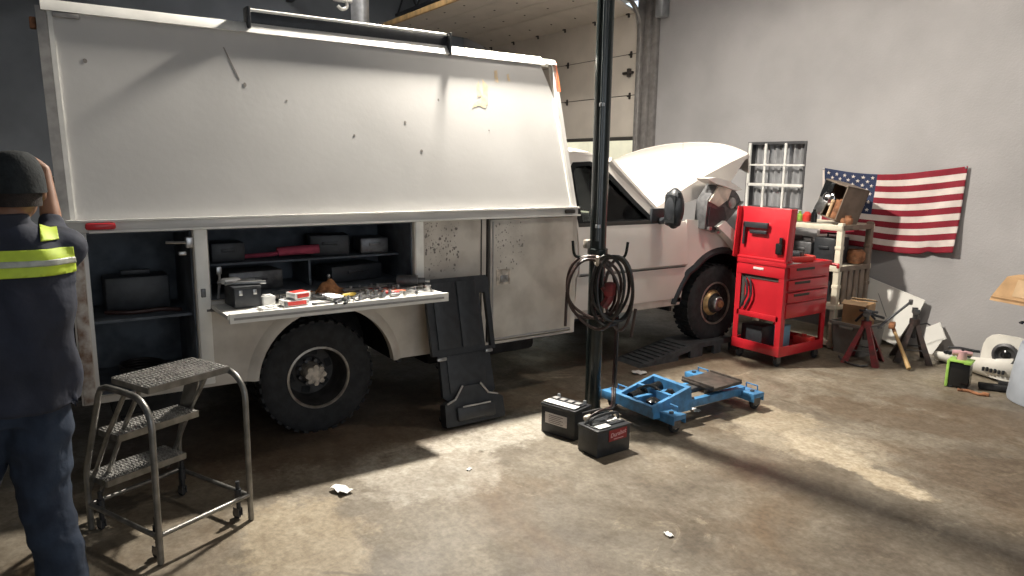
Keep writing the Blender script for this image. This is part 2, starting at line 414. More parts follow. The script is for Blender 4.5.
# ================================================================ setting
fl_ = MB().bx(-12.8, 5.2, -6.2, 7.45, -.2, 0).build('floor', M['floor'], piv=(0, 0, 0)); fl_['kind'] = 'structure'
WY = 7.2
m = MB()
for x0, x1, z0, z1 in [(-12.8, -11.25, 0, 5), (-11.25, -7.45, 4.12, 5), (-7.45, -5.66, 0, 5), (-5.66, -4.87, 0, 1.28), (-5.66, -4.87, 2.06, 5), (-4.87, 5.2, 0, 5)]:
    m.bx(x0, x1, WY, WY + .25, z0, z1)
struct('wall_front', m, M['wall'])
struct('wall_left', MB().bx(-12.8, -12.6, -6.2, WY, 0, 5), M['wall_dark'])
struct('wall_right', MB().bx(5, 5.2, -6, WY, 0, 5), M['wall'])
struct('wall_back', MB().bx(-12.6, 5.2, -6.2, -6, 0, 5), M['wall'])
m = MB().bx(-12.8, 5.2, -6.2, WY + .25, 5.0, 5.15)
for i in range(60): m.bx(-12.6, 5.0, -6 + i * .22, -5.93 + i * .22, 4.955, 5.0)
struct('ceiling', m, M['ceiling'])
for i, y in enumerate((-4.2, -2.2, -.2, 1.8, 3.8, 5.8)):
    m = MB().bx(-12.6, 5, y - .05, y + .05, 4.88, 4.955).bx(-12.6, 5, y - .05, y + .05, 4.42, 4.47)
    n = 22; L = 17.6 / n
    for k in range(n):
        a = -12.6 + k * L
        m.tube([(a, y, 4.46), (a + L / 2, y, 4.9), (a + L, y, 4.46)], .018, 6)
    struct('trim_%d' % (i + 1), m, M['joist'])
struct('ground', MB().bx(-30, 14, 7.45, 40, -.25, -.03), M['ext_ground'])
struct('wall_outside', MB().bx(-30, 14, 13, 13.3, -.03, 5), M['ext_wall'])

# --- overhead door, partly raised
D = thing('door_1', None, None, (-9.35, 7.05, 0)); D['kind'] = 'structure'
O = (-9.35, 7.05, 0)
DX0, DX1 = -11.3, -7.5
prof = [(7.07, 2.17), (7.07, 2.74), (7.07, 3.30), (6.99, 3.83), (6.52, 3.97), (5.98, 3.98), (5.46, 3.98), (4.97, 3.98)]
sections = []
for (ya, za), (yb, zb) in zip(prof, prof[1:]):
    d = V(0, yb - ya, zb - za); L = d.length; d.normalize(); nrm = V(0, -d.z, d.y)   # towards the room / downwards
    if nrm.y > .1: nrm = -nrm
    a = math.atan2(d.y, d.z)
    rot = Matrix.Rotation(-a, 3, 'X')
    c = V((DX0 + DX1) / 2, (ya + yb) / 2, (za + zb) / 2)
    sec = MB().box(c, (DX1 - DX0, .045, L - .010), rot, .006).build('door_section', M['door_panel'], D, O); sections.append(sec)
    sm = MB(); sm.box(c + d * (L / 2), (DX1 - DX0, .03 if za < 3.2 else .058, .014 if za < 3.2 else .020), rot); sm.build('seam', M['gasket'], sec, O) if zb < 3.95 else sm.bm.free()
    hm = MB()
    for k in range(6):
        x = DX0 + .12 + k * (DX1 - DX0 - .24) / 5
        hm.box(V(x, yb, zb) + rot @ V(0, -.03, -.01), (.035, .015, .09), rot, .004)
        hm.cyl(V(x - .03, yb, zb) + rot @ V(0, -.045, -.01), V(x + .03, yb, zb) + rot @ V(0, -.045, -.01), .012, None, 8)
    if zb < 3.9: hm.build('hinge', M['bracket'], sec, O)
    else: hm.bm.free()
    if zb > 3.9:
        for k in range(6):
            pm = MB()
            x = DX0 + .45 + k * .58
            pm.lathe([(.016, 0), (.016, .004), (.009, .008), (0, .008)], c + V(x - (DX0 + DX1) / 2, 0, 0) + rot @ V(0, -.022, 0), (V(1, 0, 0), rot @ V(0, 0, 1), rot @ V(0, -1, 0)), 10)
            pm.build('bolt_cap', M['bracket'], sec, O)
MB().bx(DX0, DX1, 7.05, 7.095, 2.12, 2.172, .01).build('bottom_seal', M['gasket'], D, O)
m = MB().bx(-8.0, -7.74, 7.03, 7.05, 3.46, 3.70, .006); f = m.build('vent_hatch', M['greytrim'], sections[2], O)
MB().bx(-7.98, -7.76, 7.02, 7.035, 3.59, 3.69).build('vent_slot', M['gasket'], f, O)
m = MB().bx(-7.75, -7.55, 7.0, 7.04, 3.03, 3.06, .005).bx(-7.64, -7.60, 6.985, 7.04, 2.99, 3.10, .005)
m.build('lock_bar', M['bracket'], D, O)
for sx, nm in ((-7.44, 'track'), (-11.34, 'track')):
    pts = [(sx, 7.03, 0.0), (sx, 7.03, 3.58)] + [(sx, 7.03 - .42 + .42 * math.cos(a), 3.58 + .42 * math.sin(a)) for a in [PI / 2 * k / 8 for k in range(1, 9)]] + [(sx, 4.9, 4.01)]
    MB().tube(pts, .034, 6).build(nm, M['track'], D, O)
m = MB().cyl((-11.5, 7.05, 4.55), (-7.2, 7.05, 4.55), .03, None, 10).cyl((-11.2, 7.05, 4.55), (-7.6, 7.05, 4.55), .055, None, 14)
m.bx(-7.36, -7.30, 6.9, 7.18, 4.35, 4.7).bx(-11.5, -11.44, 6.9, 7.18, 4.35, 4.7)
m.build('torsion_spring', M['bracket'], D, O)
m = MB().bx(-7.66, -7.34, 6.55, 6.62, 3.98, 4.10).bx(-7.60, -7.5, 5.2, 6.62, 4.1, 4.2)
m.build('track_brace', M['joist'], D, O)
MB().bx(DX0, DX1, 4.93, 4.975, 3.94, 4.02, .006).build('lit_end_stile', M['wood_lit_tan'], D, O)  # tan colour paints the orange light along the rear door edge
# jamb beside the door
m = MB().bx(-7.42, -7.33, 7.08, 7.2, 0, 4.2, .01).bx(-7.33, -7.24, 7.13, 7.2, 0, 4.4, .005).bx(-7.47, -7.42, 6.99, 7.14, 0, 4.0, .005)
struct('trim_7', m, M['track'])
m = MB().bx(-7.22, -7.08, 7.06, 7.2, 3.72, 3.98, .02).cyl((-7.15, 7.1, 3.98), (-7.15, 7.1, 4.6), .02, None, 8)
tag(m.build('junction_box', M['galv']), 'grey metal junction box with conduit high beside the overhead door', 'electrical box')

# --- barred window
Wn = thing('window_1', None, None, (-5.265, 7.2, 1.28)); Wn['kind'] = 'structure'
O = (-5.265, 7.2, 1.28)
x0, x1, z0, z1 = -5.66, -4.87, 1.28, 2.06
MB().ringplate([(x0, z0), (x1, z0), (x1, z1), (x0, z1)], [(x0 + .025, z0 + .025), (x1 - .025, z0 + .025), (x1 - .025, z1 - .03), (x0 + .025, z1 - .03)], lambda a, b: (a, 7.19, b), (0, .16, 0)).build('window_frame', M['winframe'], Wn, O)
m = MB().grid(lambda u, v: V(x0 + .02 + u * (x1 - x0 - .04), 7.30 + .022 * math.sin(u * 2 * PI * 9), z0 + .02 + v * (z1 - z0 - .04)), 108, 1, (0, .012, 0))
m.build('corrugated_sheet', M['corrug'], Wn, O)
m = MB()
m.bx(x0 + .02, x0 + .055, 7.17, 7.2, z0, z1 - .01, .005)
for x in (-5.40, -5.13): m.bx(x - .014, x + .014, 7.175, 7.2, z0 + .01, z1 - .02, .004)
for z, h in ((1.79, .022), (1.56, .034)): m.bx(x0 + .03, x1 - .005, 7.17, 7.198, z - h / 2, z + h / 2, .004)
m.build('window_bars', M['winwhite'], Wn, O)
MB().bx(x0 - .02, x1 + .01, 7.13, 7.2, z0 - .025, z0 + .012, .005).build('window_sill', M['winwhite'], Wn, O)

# --- flue pipe and pull chain behind the truck
m = MB().cyl((-9.0, 3.62, 0.0), (-9.0, 3.62, 5.0), .115, None, 24)
t = thing('flue_pipe', 'bright galvanised vertical pipe rising behind the white truck', 'pipe', (-9.0, 3.62, 0))
m.build('pipe', M['galv'], t, (-9, 3.62, 0))
mm = MB()
for z in (1.6, 3.2, 4.6): mm.lathe([(.118, -.03), (.128, -.02), (.128, .02), (.118, .03)], (-9, 3.62, z), 'Z', 24, True)
mm.build('pipe_clamp', M['galv'], t, (-9, 3.62, 0))
t = thing('pull_chain', 'pale hanging chain with a hook beside the galvanised pipe', 'chain', (-8.2, 3.1, 5))
O = (-8.2, 3.1, 5)
m = MB().cyl((-8.2, 3.1, 3.62), (-8.2, 3.1, 5.0), .018, None, 8)
m.build('chain', M['trimwhite'], t, O)
m = MB().tube(smoothpath([(-8.2, 3.1, 3.62), (-8.2, 3.13, 3.58), (-8.2, 3.14, 3.52), (-8.2, 3.08, 3.49), (-8.2, 3.03, 3.52)], 4), .02, 8).bx(-8.23, -8.17, 2.98, 3.2, 3.57, 3.61, .008)
m.build('hook', M['trimwhite'], t, O)

# --- shop post with conduit
PX, PY = -3.70, 3.18
t = thing('support_post', 'dark glossy round steel post standing in front of the truck cab', 'post', (PX, PY, 0))
O = (PX, PY, 0)
m = MB().cyl((PX, PY, .012), (PX, PY, 4.97), .056, None, 28)
m.build('pole', M['post'], t, O)
MB().bx(PX - .11, PX + .11, PY - .11, PY + .11, 0, .014, .004).build('base_plate', M['post'], t, O)
MB().bx(PX - .11, PX + .11, PY - .11, PY + .11, 4.96, 4.995, .004).build('top_plate', M['post'], t, O)
cx, cy = PX + .052, PY - .050
m = MB().cyl((cx, cy, 1.25), (cx, cy, 4.95), .0115, None, 10).build('conduit', M['conduit'], t, O)
mm = MB()
for z in (1.35, 2.15, 2.95, 3.8): mm.lathe([(.0125, -.012), (.018, -.010), (.018, .010), (.0125, .012)], (cx, cy, z), 'Z', 12, True)
mm.build('conduit_clip', M['galv'], t, O)

# ================================================================ service truck
TX, TY = -5.42, 2.6
T = thing('service_truck', 'white service body truck with open compartments and raised hood', 'truck', (TX, TY, 0))
TO = (TX, TY, 0)
def tp(name, mb, m, parent=None, **k): return mb.build(name, m, parent or T, TO, **k)
XS, XF = -4.30, -6.54
yz = lambda X: (lambda a, b: (X, a, b))
# lower side skins
def side_skin(X, dx):
    m = MB(); t = (dx, 0, 0)
    m.prism([(.10, .44), (.17, .44), (.17, 1.375), (.10, 1.375)], yz(X), t)
    m.prism([(.17, .44), (.70, .44), (.70, .475), (.17, .475)], yz(X), t)
    m.prism([(.70, .44), (.78, .44), (.78, 1.375), (.70, 1.375)], yz(X), t)
    a = arc(1.46, .40, .46, PI - .09, .09, 22)
    m.prism([(.78, .44)] + a + [(2.08, .44), (2.08, .95), (.78, .95)], yz(X), t)
    m.prism([(2.08, .44), (2.645, .44), (2.645, 1.375), (2.08, 1.375)], yz(X), t)
    m.prism([(3.435, .44), (3.475, .44), (3.475, 1.375), (3.435, 1.375)], yz(X), t)
    m.prism([(2.645, .44), (3.435, .44), (3.435, .46), (2.645, .46)], yz(X), t)
    return m
tp('side_panel', side_skin(XS, -.04), M['dirty'])
m = side_skin(XF, .04); m.bx(XF, XF + .03, .17, .70, .475, 1.37); m.bx(XF, XF + .03, .78, 2.08, .95, 1.37); m.bx(XF, XF + .03, 2.645, 3.435, .46, 1.37)
tp('side_panel', m, M['dirty'])
# flare round the wheel arch
for X, sg in ((XS, 1), (XF, -1)):
    o1 = arc(1.46, .40, .515, PI - .08, .08, 22); i1 = arc(1.46, .40, .445, PI - .09, .09, 22)
    rs = []
    for (a, b), (c, d) in zip(o1, i1):
        rs.append([V(X - .005 * sg, a, b), V(X + .03 * sg, (a * .35 + c * .65), (b * .35 + d * .65)), V(X + .03 * sg, c, d), V(X - .03 * sg, c, d)])
    tp('wheel_arch_flare', MB().rings(rs), M['dirty'])
# rails framing the openings
m = MB()
m.bx(XS - .03, XS + .012, .108, .166, .44, 1.375, .006); tp('corner_post', m, M['rusty'])
m = MB().bx(XS - .03, XS + .014, .705, .775, .46, 1.375, .006); tp('divider_post', m, M['trimwhite'])
m = MB().bx(XS - .02, XS + .010, 2.085, 2.145, .955, 1.372, .006); tp('frame_post', m, M['trimwhite'])
m = MB().bx(XS - .01, XS + .006, 2.60, 2.607, .46, 1.37).bx(XS - .01, XS + .006, 2.655, 2.665, .46, 1.37); tp('seam', m, M['gasket'])
# dark compartment interiors
def lining(y0, y1, z0, z1, x1, x0):
    m = MB(); w = .015
    m.bx(x0, x0 + w, y0, y1, z0, z1).bx(x0, x1, y0, y0 + w, z0, z1).bx(x0, x1, y1 - w, y1, z0, z1).bx(x0, x1, y0, y1, z0, z0 + w).bx(x0, x1, y0, y1, z1 - w, z1)
    return m
L1 = tp('compartment', lining(.165, .705, .465, 1.372, XS - .035, XS - .62), M['lining'])
m = MB().bx(XS - .60, XS - .10, .18, .69, .86, .875); tp('compartment_shelf', m, M['lining'], L1)
L2 = tp('compartment', lining(.775, 2.085, .94, 1.372, XS - .035, XS - .62), M['lining'])
m = MB().bx(XS - .60, XS - .24, .79, 2.07, 1.12, 1.132).bx(XS - .6, XS - .24, 1.43, 1.445, .955, 1.12); tp('compartment_shelf', m, M['lining'], L2)
# handle bits of the rear compartment
m = MB().bx(XS - .01, XS + .03, .66, .70, 1.27, 1.33, .005).tube([(XS + .02, .56, 1.305), (XS + .02, .66, 1.30)], .008, 6).bx(XS, XS + .03, .62, .66, 1.23, 1.25, .004)
tp('latch_rod', m, M['chrome_worn'])
m = MB().bx(XS + .010, XS + .024, .725, .75, .98, 1.03, .004); tp('keyhole', m, M['darksteel'])
# drop-down tray door
TZ = .93
m = MB().prism([(XS - .075, .775), (-3.935, .79), (-3.935, 2.14), (XS - .075, 2.085)], lambda a, b: (a, b, TZ - .022), (0, 0, .022))
tray = tp('drop_down_door', m, M['trimwhite'])
m = MB().prism([(-3.950, .80), (-3.925, .80), (-3.925, 2.135), (-3.950, 2.135)], lambda a, b: (a, b, TZ - .045), (0, 0, .053))
tp('door_lip', m, M['trimwhite'], tray)
tp('door_seal', MB().bx(-3.9245, -3.919, .82, 2.10, TZ - .026, TZ - .014), M['greytrim'], tray)
m = MB()
for y in (.80, 1.43, 2.06): m.cyl((XS + .005, y - .05, TZ - .03), (XS + .005, y + .05, TZ - .03), .012, None, 8)
tp('door_hinge', m, M['darksteel'], tray)
# front compartment door with latch
m = MB().bx(XS - .02, XS + .012, 2.675, 3.43, .468, 1.365, .008); cdoor = tp('compartment_door', m, M['dirty'])
m = MB().bx(XS + .010, XS + .018, 2.69, 2.70, .48, 1.35).bx(XS + .010, XS + .018, 2.69, 3.42, .478, .488); tp('door_edge', m, M['greytrim'], cdoor)
m = MB().ringplate([(2.725, .885), (2.845, .885), (2.845, 1.0), (2.725, 1.0)], [(2.735, .895), (2.835, .895), (2.835, .99), (2.735, .99)], yz(XS + .010), (.008, 0, 0))
m.bx(XS + .0125, XS + .014, 2.735, 2.835, .895, .99)
lt = tp('paddle_latch', m, M['hub'], cdoor)
tp('latch_paddle', MB().bx(XS + .013, XS + .024, 2.76, 2.825, .905, .955, .005), M['chrome_worn'], lt)
# grime smears on the panels
random.seed(3)
def smear(name, X, y0, y1, z0, z1, n, m, lean=0.0):
    b = MB()
    for k in range(n):
        y = y0 + (y1 - y0) * random.random() ** 1.4; z = z0 + (z1 - z0) * (random.random() if k % 3 else .5 + .5 * random.random() ** 2)
        r = .0015 + .006 * random.random() ** 3
        pts = [(y + r * (1 + .8 * random.random()) * math.cos(a) * .7, z + r * (1 + .8 * random.random()) * math.sin(a)) for a in [2 * PI * q / 7 for q in range(7)]]
        b.prism(pts, lambda a, c: (X - lean * (c - 1.44), a, c), (.0012, 0, 0))
    g = tp(name, b, m, smooth=0); g['kind'] = 'stuff'; return g
smear('grime', XS + .001, 2.16, 2.42, .98, 1.36, 190, M['scuff'])
smear('grime', XS + .0125, 2.72, 2.97, .98, 1.34, 110, M['scuff'])
# belt rail
m = MB().bx(XS - .06, XS + .02, .09, 3.47, 1.372, 1.436, .008); belt = tp('belt_rail', m, M['white'])
tp('rail_edge', MB().bx(XS + .012, XS + .034, .10, 3.475, 1.428, 1.441, .003).bx(XS + .012, XS + .034, .20, 3.485, 1.370, 1.382, .003), M['trimwhite'], belt)
m = MB().bx(XF - .02, XF + .06, .06, 3.47, 1.372, 1.436, .008); tp('belt_rail', m, M['white'])
tp('side_marker', MB().bx(XS + .018, XS + .046, .185, .325, 1.388, 1.425, .012), M['red_light'])
tp('side_marker', MB().bx(XS + .018, XS + .038, 3.335, 3.43, 1.392, 1.42, .008), M['gasket'])
# leaning upper panel
LN = .40 / 1.11
xl = lambda z: XS - .02 - LN * (z - 1.44)
xr = lambda z: XF + .02 + LN * (z - 1.44)
m = MB().prism([(.145, 1.44), (3.445, 1.44), (3.47, 2.26), (3.39, 2.545), (.135, 2.545)], lambda a, b: (xl(b), a, b), (-.03, 0, 0)); up = tp('upper_panel', m, M['panel'])
m = MB().prism([(.145, 1.44), (3.415, 1.44), (3.31, 2.545), (.135, 2.545)], lambda a, b: (xr(b), a, b), (.03, 0, 0)); tp('upper_panel', m, M['panel'])
# dents, scratches and pale yellow patches on it
def decal(pts, m, name, t=.0015, parent=None):
    return tp(name, MB().prism(pts, lambda a, b: (xl(b) + .0005, a, b), (t, 0, 0)), m, parent, smooth=0)
for y, z, r, q in [(.27, 2.28, .013, 1), (1.10, 2.21, .010, 1.5), (1.34, 2.13, .006, 1), (2.13, 2.03, .009, 1.3), (2.22, 1.84, .012, .8), (2.42, 2.2, .008, 1.3), (1.75, 1.93, .007, 1), (2.8, 2.0, .006, 1)]:
    decal([(y + r * math.cos(a) * (.6 + .5 * random.random()), z + q * r * math.sin(a)) for a in [2 * PI * k / 8 for k in range(8)]], M['scuff'], 'dent', parent=up)
decal([(1.0, 2.43), (1.008, 2.43), (1.075, 2.24), (1.068, 2.24)], M['scuff'], 'scratch', parent=up)
for pts in ([(2.69, 2.16), (2.75, 2.18), (2.80, 2.16), (2.83, 2.20), (2.86, 2.33), (2.82, 2.38), (2.81, 2.28), (2.77, 2.22), (2.72, 2.20)], [(2.75, 2.24), (2.79, 2.25), (2.785, 2.36), (2.76, 2.32)],
            [(2.93, 2.37), (2.96, 2.36), (2.97, 2.46), (2.94, 2.45)], [(3.05, 2.38), (3.07, 2.38), (3.07, 2.44), (3.05, 2.43)]):
    decal(pts, M['sticker'], 'yellow_patch', parent=up)
# frame of the leaning panel
def strip(pts, m, name, t=.02):
    return tp(name, MB().prism(pts, lambda a, b: (xl(b) + .012, a, b), (-t, 0, 0)), m)
strip([(.075, 1.44), (.125, 1.44), (.115, 2.56), (.065, 2.56)], M['greytrim'], 'rear_pillar', .05)
strip([(.125, 1.44), (.148, 1.44), (.140, 2.54), (.117, 2.54)], M['trimwhite'], 'panel_edge')
strip([(3.42, 1.44), (3.445, 1.44), (3.478, 2.27), (3.455, 2.27)], M['trimwhite'], 'panel_edge')
strip([(3.44, 1.44), (3.475, 1.44), (3.535, 2.56), (3.50, 2.56)], M['white'], 'front_pillar', .05)
strip([(3.50, 2.33), (3.54, 2.33), (3.55, 2.575), (3.51, 2.575)], M['orange_light'], 'clearance_lamp', .03)
tp('clearance_lamp', MB().bx(xl(2.5) - .07, xl(2.5) - .02, .035, .066, 2.44, 2.50, .006), M['rust'])
XT = xl(2.56)
m = MB().prism([(XT - .10, 2.535), (XT + .042, 2.535), (XT + .036, 2.545), (XT - .006, 2.598), (XT - .012, 2.60), (XT - .10, 2.60)], lambda a, b: (a, .09, b), (0, 3.32, 0)).prism([(XT - .10, 2.545), (XT + .03, 2.545), (XT - .0, 2.585), (XT - .10, 2.585)], lambda a, b: (a, 3.41, b), (0, .13, 0)); tp('top_rail', m, M['trimwhite'])
m = MB().bx(XT + .02, XT + .045, .14, .27, 2.505, 2.53, .006); tp('rail_clip', m, M['greytrim'])
XTR = xr(2.56)
tp('top_rail', MB().bx(XTR - .035, XTR + .10, .10, 3.41, 2.535, 2.60, .008), M['trimwhite'])
m = MB().prism([(XT - .05, 2.56), (XTR + .05, 2.56), (XTR + .05, 2.585), ((XT + XTR) / 2, 2.62), (XT - .05, 2.585)], lambda a, b: (a, .12, b), (0, 3.32, 0)); tp('roof', m, M['white'])
def endwall(y, t): return MB().prism([(XS - .03, .5), (XS - .03, 1.44), (XT - .06, 2.56), (XTR + .06, 2.56), (XF + .03, 1.44), (XF + .03, .5)], lambda a, b: (a, y, b), (0, t, 0))
tp('front_wall', endwall(3.40, .03), M['white'])
tp('rear_wall', endwall(.16, .03), M['white'])
m = MB()
for k in range(11): m.bx(-6.0, -4.86, .148, .160, .62 + k * .17, .62 + k * .17 + .155, .004)
tp('roll_up_door', m, M['trimwhite'])
m = MB().bx(-6.4, -4.4, .06, .16, .44, .56, .01); tp('rear_bumper', m, M['chassis'])
rs_ = tp('rear_shelf', MB().bx(-5.4, -4.55, .0, .16, 1.455, 1.475, .004), M['greytrim'])
tp('body_floor', MB().bx(XF + .72, XS - .72, .17, 3.42, .56, .60), M['chassis'])
# rack bar along the roof edge
m = MB().bx(XT - .05, XT - .005, 1.17, 2.56, 2.598, 2.668, .006); rk = tp('roof_rack', m, M['blackplastic'])
tp('rack_strip', MB().cyl((XT - .015, 1.18, 2.675), (XT - .015, 2.56, 2.675), .013, None, 12), M['trimwhite'], rk)
tp('rack_bracket', MB().bx(XT - .06, XT + .044, 1.155, 1.175, 2.56, 2.69, .005), M['blackplastic'], rk); tp('rack_bracket', MB().bx(XT - .06, XT + .044, 2.56, 2.58, 2.53, 2.685, .005), M['blackplastic'], rk)

# --- wheels
def tyre(name, c, R0, w, sgn, parent=None, rim=True, hub='rear'):
    """sgn: +1 shows its face to +X"""
    c = Vector(c); ax = (V(0, 1, 0), V(0, 0, 1), V(sgn, 0, 0))
    p = [(R0 * .53, -w / 2), (R0 * .80, -w / 2), (R0 * .93, -w * .47), (R0 * .99, -w * .38), (R0, -w * .2), (R0, w * .2), (R0 * .99, w * .38), (R0 * .93, w * .47), (R0 * .80, w * .50), (R0 * .53, w * .44), (R0 * .53, 0)]
    m = MB().lathe(p, c, ax, 48, True)
    for k in range(36):
        a = 2 * PI * k / 36
        for off, da in ((-.24, 0), (.24, .09)):
            d = V(0, math.cos(a + da), math.sin(a + da)); 
            rot = Matrix((V(1, 0, 0), V(0, -d.z, d.y), d)).transposed()
            m.box(c + d * (R0 + .001) + V(off * w * sgn, 0, 0), (w * .36, .034, .014), rot)
    ty = tp(name, m, M['rubber'], parent)
    if not rim: return ty
    r = R0 * .875
    rim_o = MB().lathe([(r * .63, w * .40), (r * .64, w * .47), (r * .60, w * .485), (r * .585, w * .45), (r * .595, w * .40)], c, ax, 48, True)
    tp('rim_lip', rim_o, M['rimedge'], ty)
    if hub == 'rear':
        q = [(r * .60, w * .44), (r * .57, w * .30), (r * .555, -w * .25), (r * .50, -w * .48), (r * .30, -w * .52), (r * .27, -w * .48), (0, -w * .48)]
        tp('wheel_disc', MB().lathe(q, c, ax, 48, cap=False), M['steelrim'], ty)
        hm = MB().lathe([(r * .20, -w * .48), (r * .20, w * .10), (r * .175, w * .16), (0, w * .17)], c, ax, 24)
        for k in range(8):
            a = 2 * PI * k / 8; hm.cyl(c + V(w * .08 * sgn, math.cos(a) * r * .17, math.sin(a) * r * .17), c + V(w * .20 * sgn, math.cos(a) * r * .17, math.sin(a) * r * .17), .017, None, 6)
        tp('axle_hub', hm, M['hub'], ty)
        nm = MB()
        for k in range(8):
            a = 2 * PI * (k + .5) / 8; nm.cyl(c + V(-w * .48 * sgn, math.cos(a) * r * .245, math.sin(a) * r * .245), c + V(-w * .28 * sgn, math.cos(a) * r * .245, math.sin(a) * r * .245), .013, None, 6)
        tp('lug_nut', nm, M['darksteel'], ty)
        mm = MB()
        for k in range(6):
            a = 2 * PI * k / 6 + .3; d = V(0, math.cos(a), math.sin(a)); rot = Matrix((V(1, 0, 0), V(0, -d.z, d.y), d)).transposed()
            tp('vent_hole', MB().box(c + d * r * .41 + V(-w * .495 * sgn, 0, 0), (.012, .06, .045), rot, .005), M['chassis'], ty)
    else:
        q = [(r * .60, w * .44), (r * .57, w * .30), (r * .52, w * .18), (r * .40, w * .22), (r * .30, w * .42), (0, w * .42)]
        tp('wheel_disc', MB().lathe(q, c, ax, 48, cap=False), M['steelrim'], ty); tp('rim_ring', MB().lathe([(r * .30, w * .425), (r * .37, w * .30), (r * .39, w * .27), (r * .36, w * .24), (r * .29, w * .38)], c, ax, 36, True), M['brass'], ty)
        hm = MB().lathe([(r * .22, w * .42), (r * .22, w * .62), (r * .19, w * .68), (r * .16, w * .70), (0, w * .70)], c, ax, 24)
        tp('axle_hub', hm, M['chrome_worn'], ty)
        tp('hub_cap', MB().lathe([(r * .11, w * .70), (r * .11, w * .78), (r * .08, w * .82), (0, w * .82)], c, ax, 16), M['rust'], ty)
        mm = MB()
        for k in range(8):
            a = 2 * PI * k / 8; d = V(0, math.cos(a), math.sin(a)); rot = Matrix((V(1, 0, 0), V(0, -d.z, d.y), d)).transposed()
            tp('vent_hole', MB().box(c + d * r * .46 + V(w * .215 * sgn, 0, 0), (.03, .075, .055), rot, .008), M['chassis'], ty)
    return ty
RW = .37
for sg, X in ((1, -4.44), (-1, XF + .14)):
    tyre('tyre', (X - .03 * sg, 1.42, RW), RW, .21, sg, hub='rear')
    tyre('tyre', (X - .29 * sg, 1.42, RW), RW, .20, sg, rim=False)
FWZ = .47
for sg, X in ((1, -4.545), (-1, -6.30)):
    tyre('tyre', (X, 5.32, FWZ), RW, .22, sg, hub='front')
# wheel wells, frame, axles
for X0, X1 in ((XS - .66, XS - .045), (XF + .045, XF + .66)):
    o1 = arc(1.46, .40, .53, PI, 0, 20); i1 = arc(1.46, .40, .50, PI, 0, 20)
    xb = X0 if X1 > -5 else X1
    m = MB().rings([[V(X0, *p) for p in o1 + i1[::-1]], [V(X1, *p) for p in o1 + i1[::-1]]])
    m.bx(xb - .01, xb + .01, .935, 1.985, .41, .92)
    tp('wheel_well', m, M['chassis'])
m = MB().bx(-5.05, -4.97, .1, 5.7, .50, .64, .01).bx(-5.87, -5.79, .1, 5.7, .50, .64, .01)
for y in (.4, 2.2, 3.2, 4.0, 5.6): m.bx(-5.8, -5.0, y, y + .07, .52, .6)
m.cyl((-6.2, 1.4, .37), (-4.66, 1.4, .37), .06, None, 12).sph((-5.42, 1.4, .37), .16)
m.cyl((-6.2, 5.32, FWZ), (-4.66, 5.32, FWZ), .045, None, 12).cyl((-5.42, 1.5, .42), (-5.42, 4.0, .55), .045, None, 10)
m.bx(-4.96, -4.58, 2.3, 3.3, .26, .46, .05).cyl((-5.5, 2.4, .4), (-5.5, 3.2, .4), .1, None, 14).bx(-5.6, -5.2, 4.2, 5.2, .32, .7, .05)
tp('chassis_frame', m, M['chassis'])
m = MB()
for k in range(7): m.bx(-4.78, -4.66, .30, .30 + .04, .20 + k * .03, .22 + k * .03)
tp('step_spring', m, M['chassis'])
tp('hitch_box', MB().bx(-4.9, -4.5, .25, .7, .28, .44, .02), M['chassis'])

# --- cab
CX, CW = -5.42, 1.0        # centre, half width
def side_x(z, sg):      # tumblehome of the cab side
    if z < .86: x = CW - .02 - .05 * ((.86 - z) / .36) ** 2
    elif z < 1.27: x = CW + .012 - .05 * ((z - .90) / .37) ** 2
    else: x = CW - .035 - .30 * (z - 1.27)
    return CX + sg * x
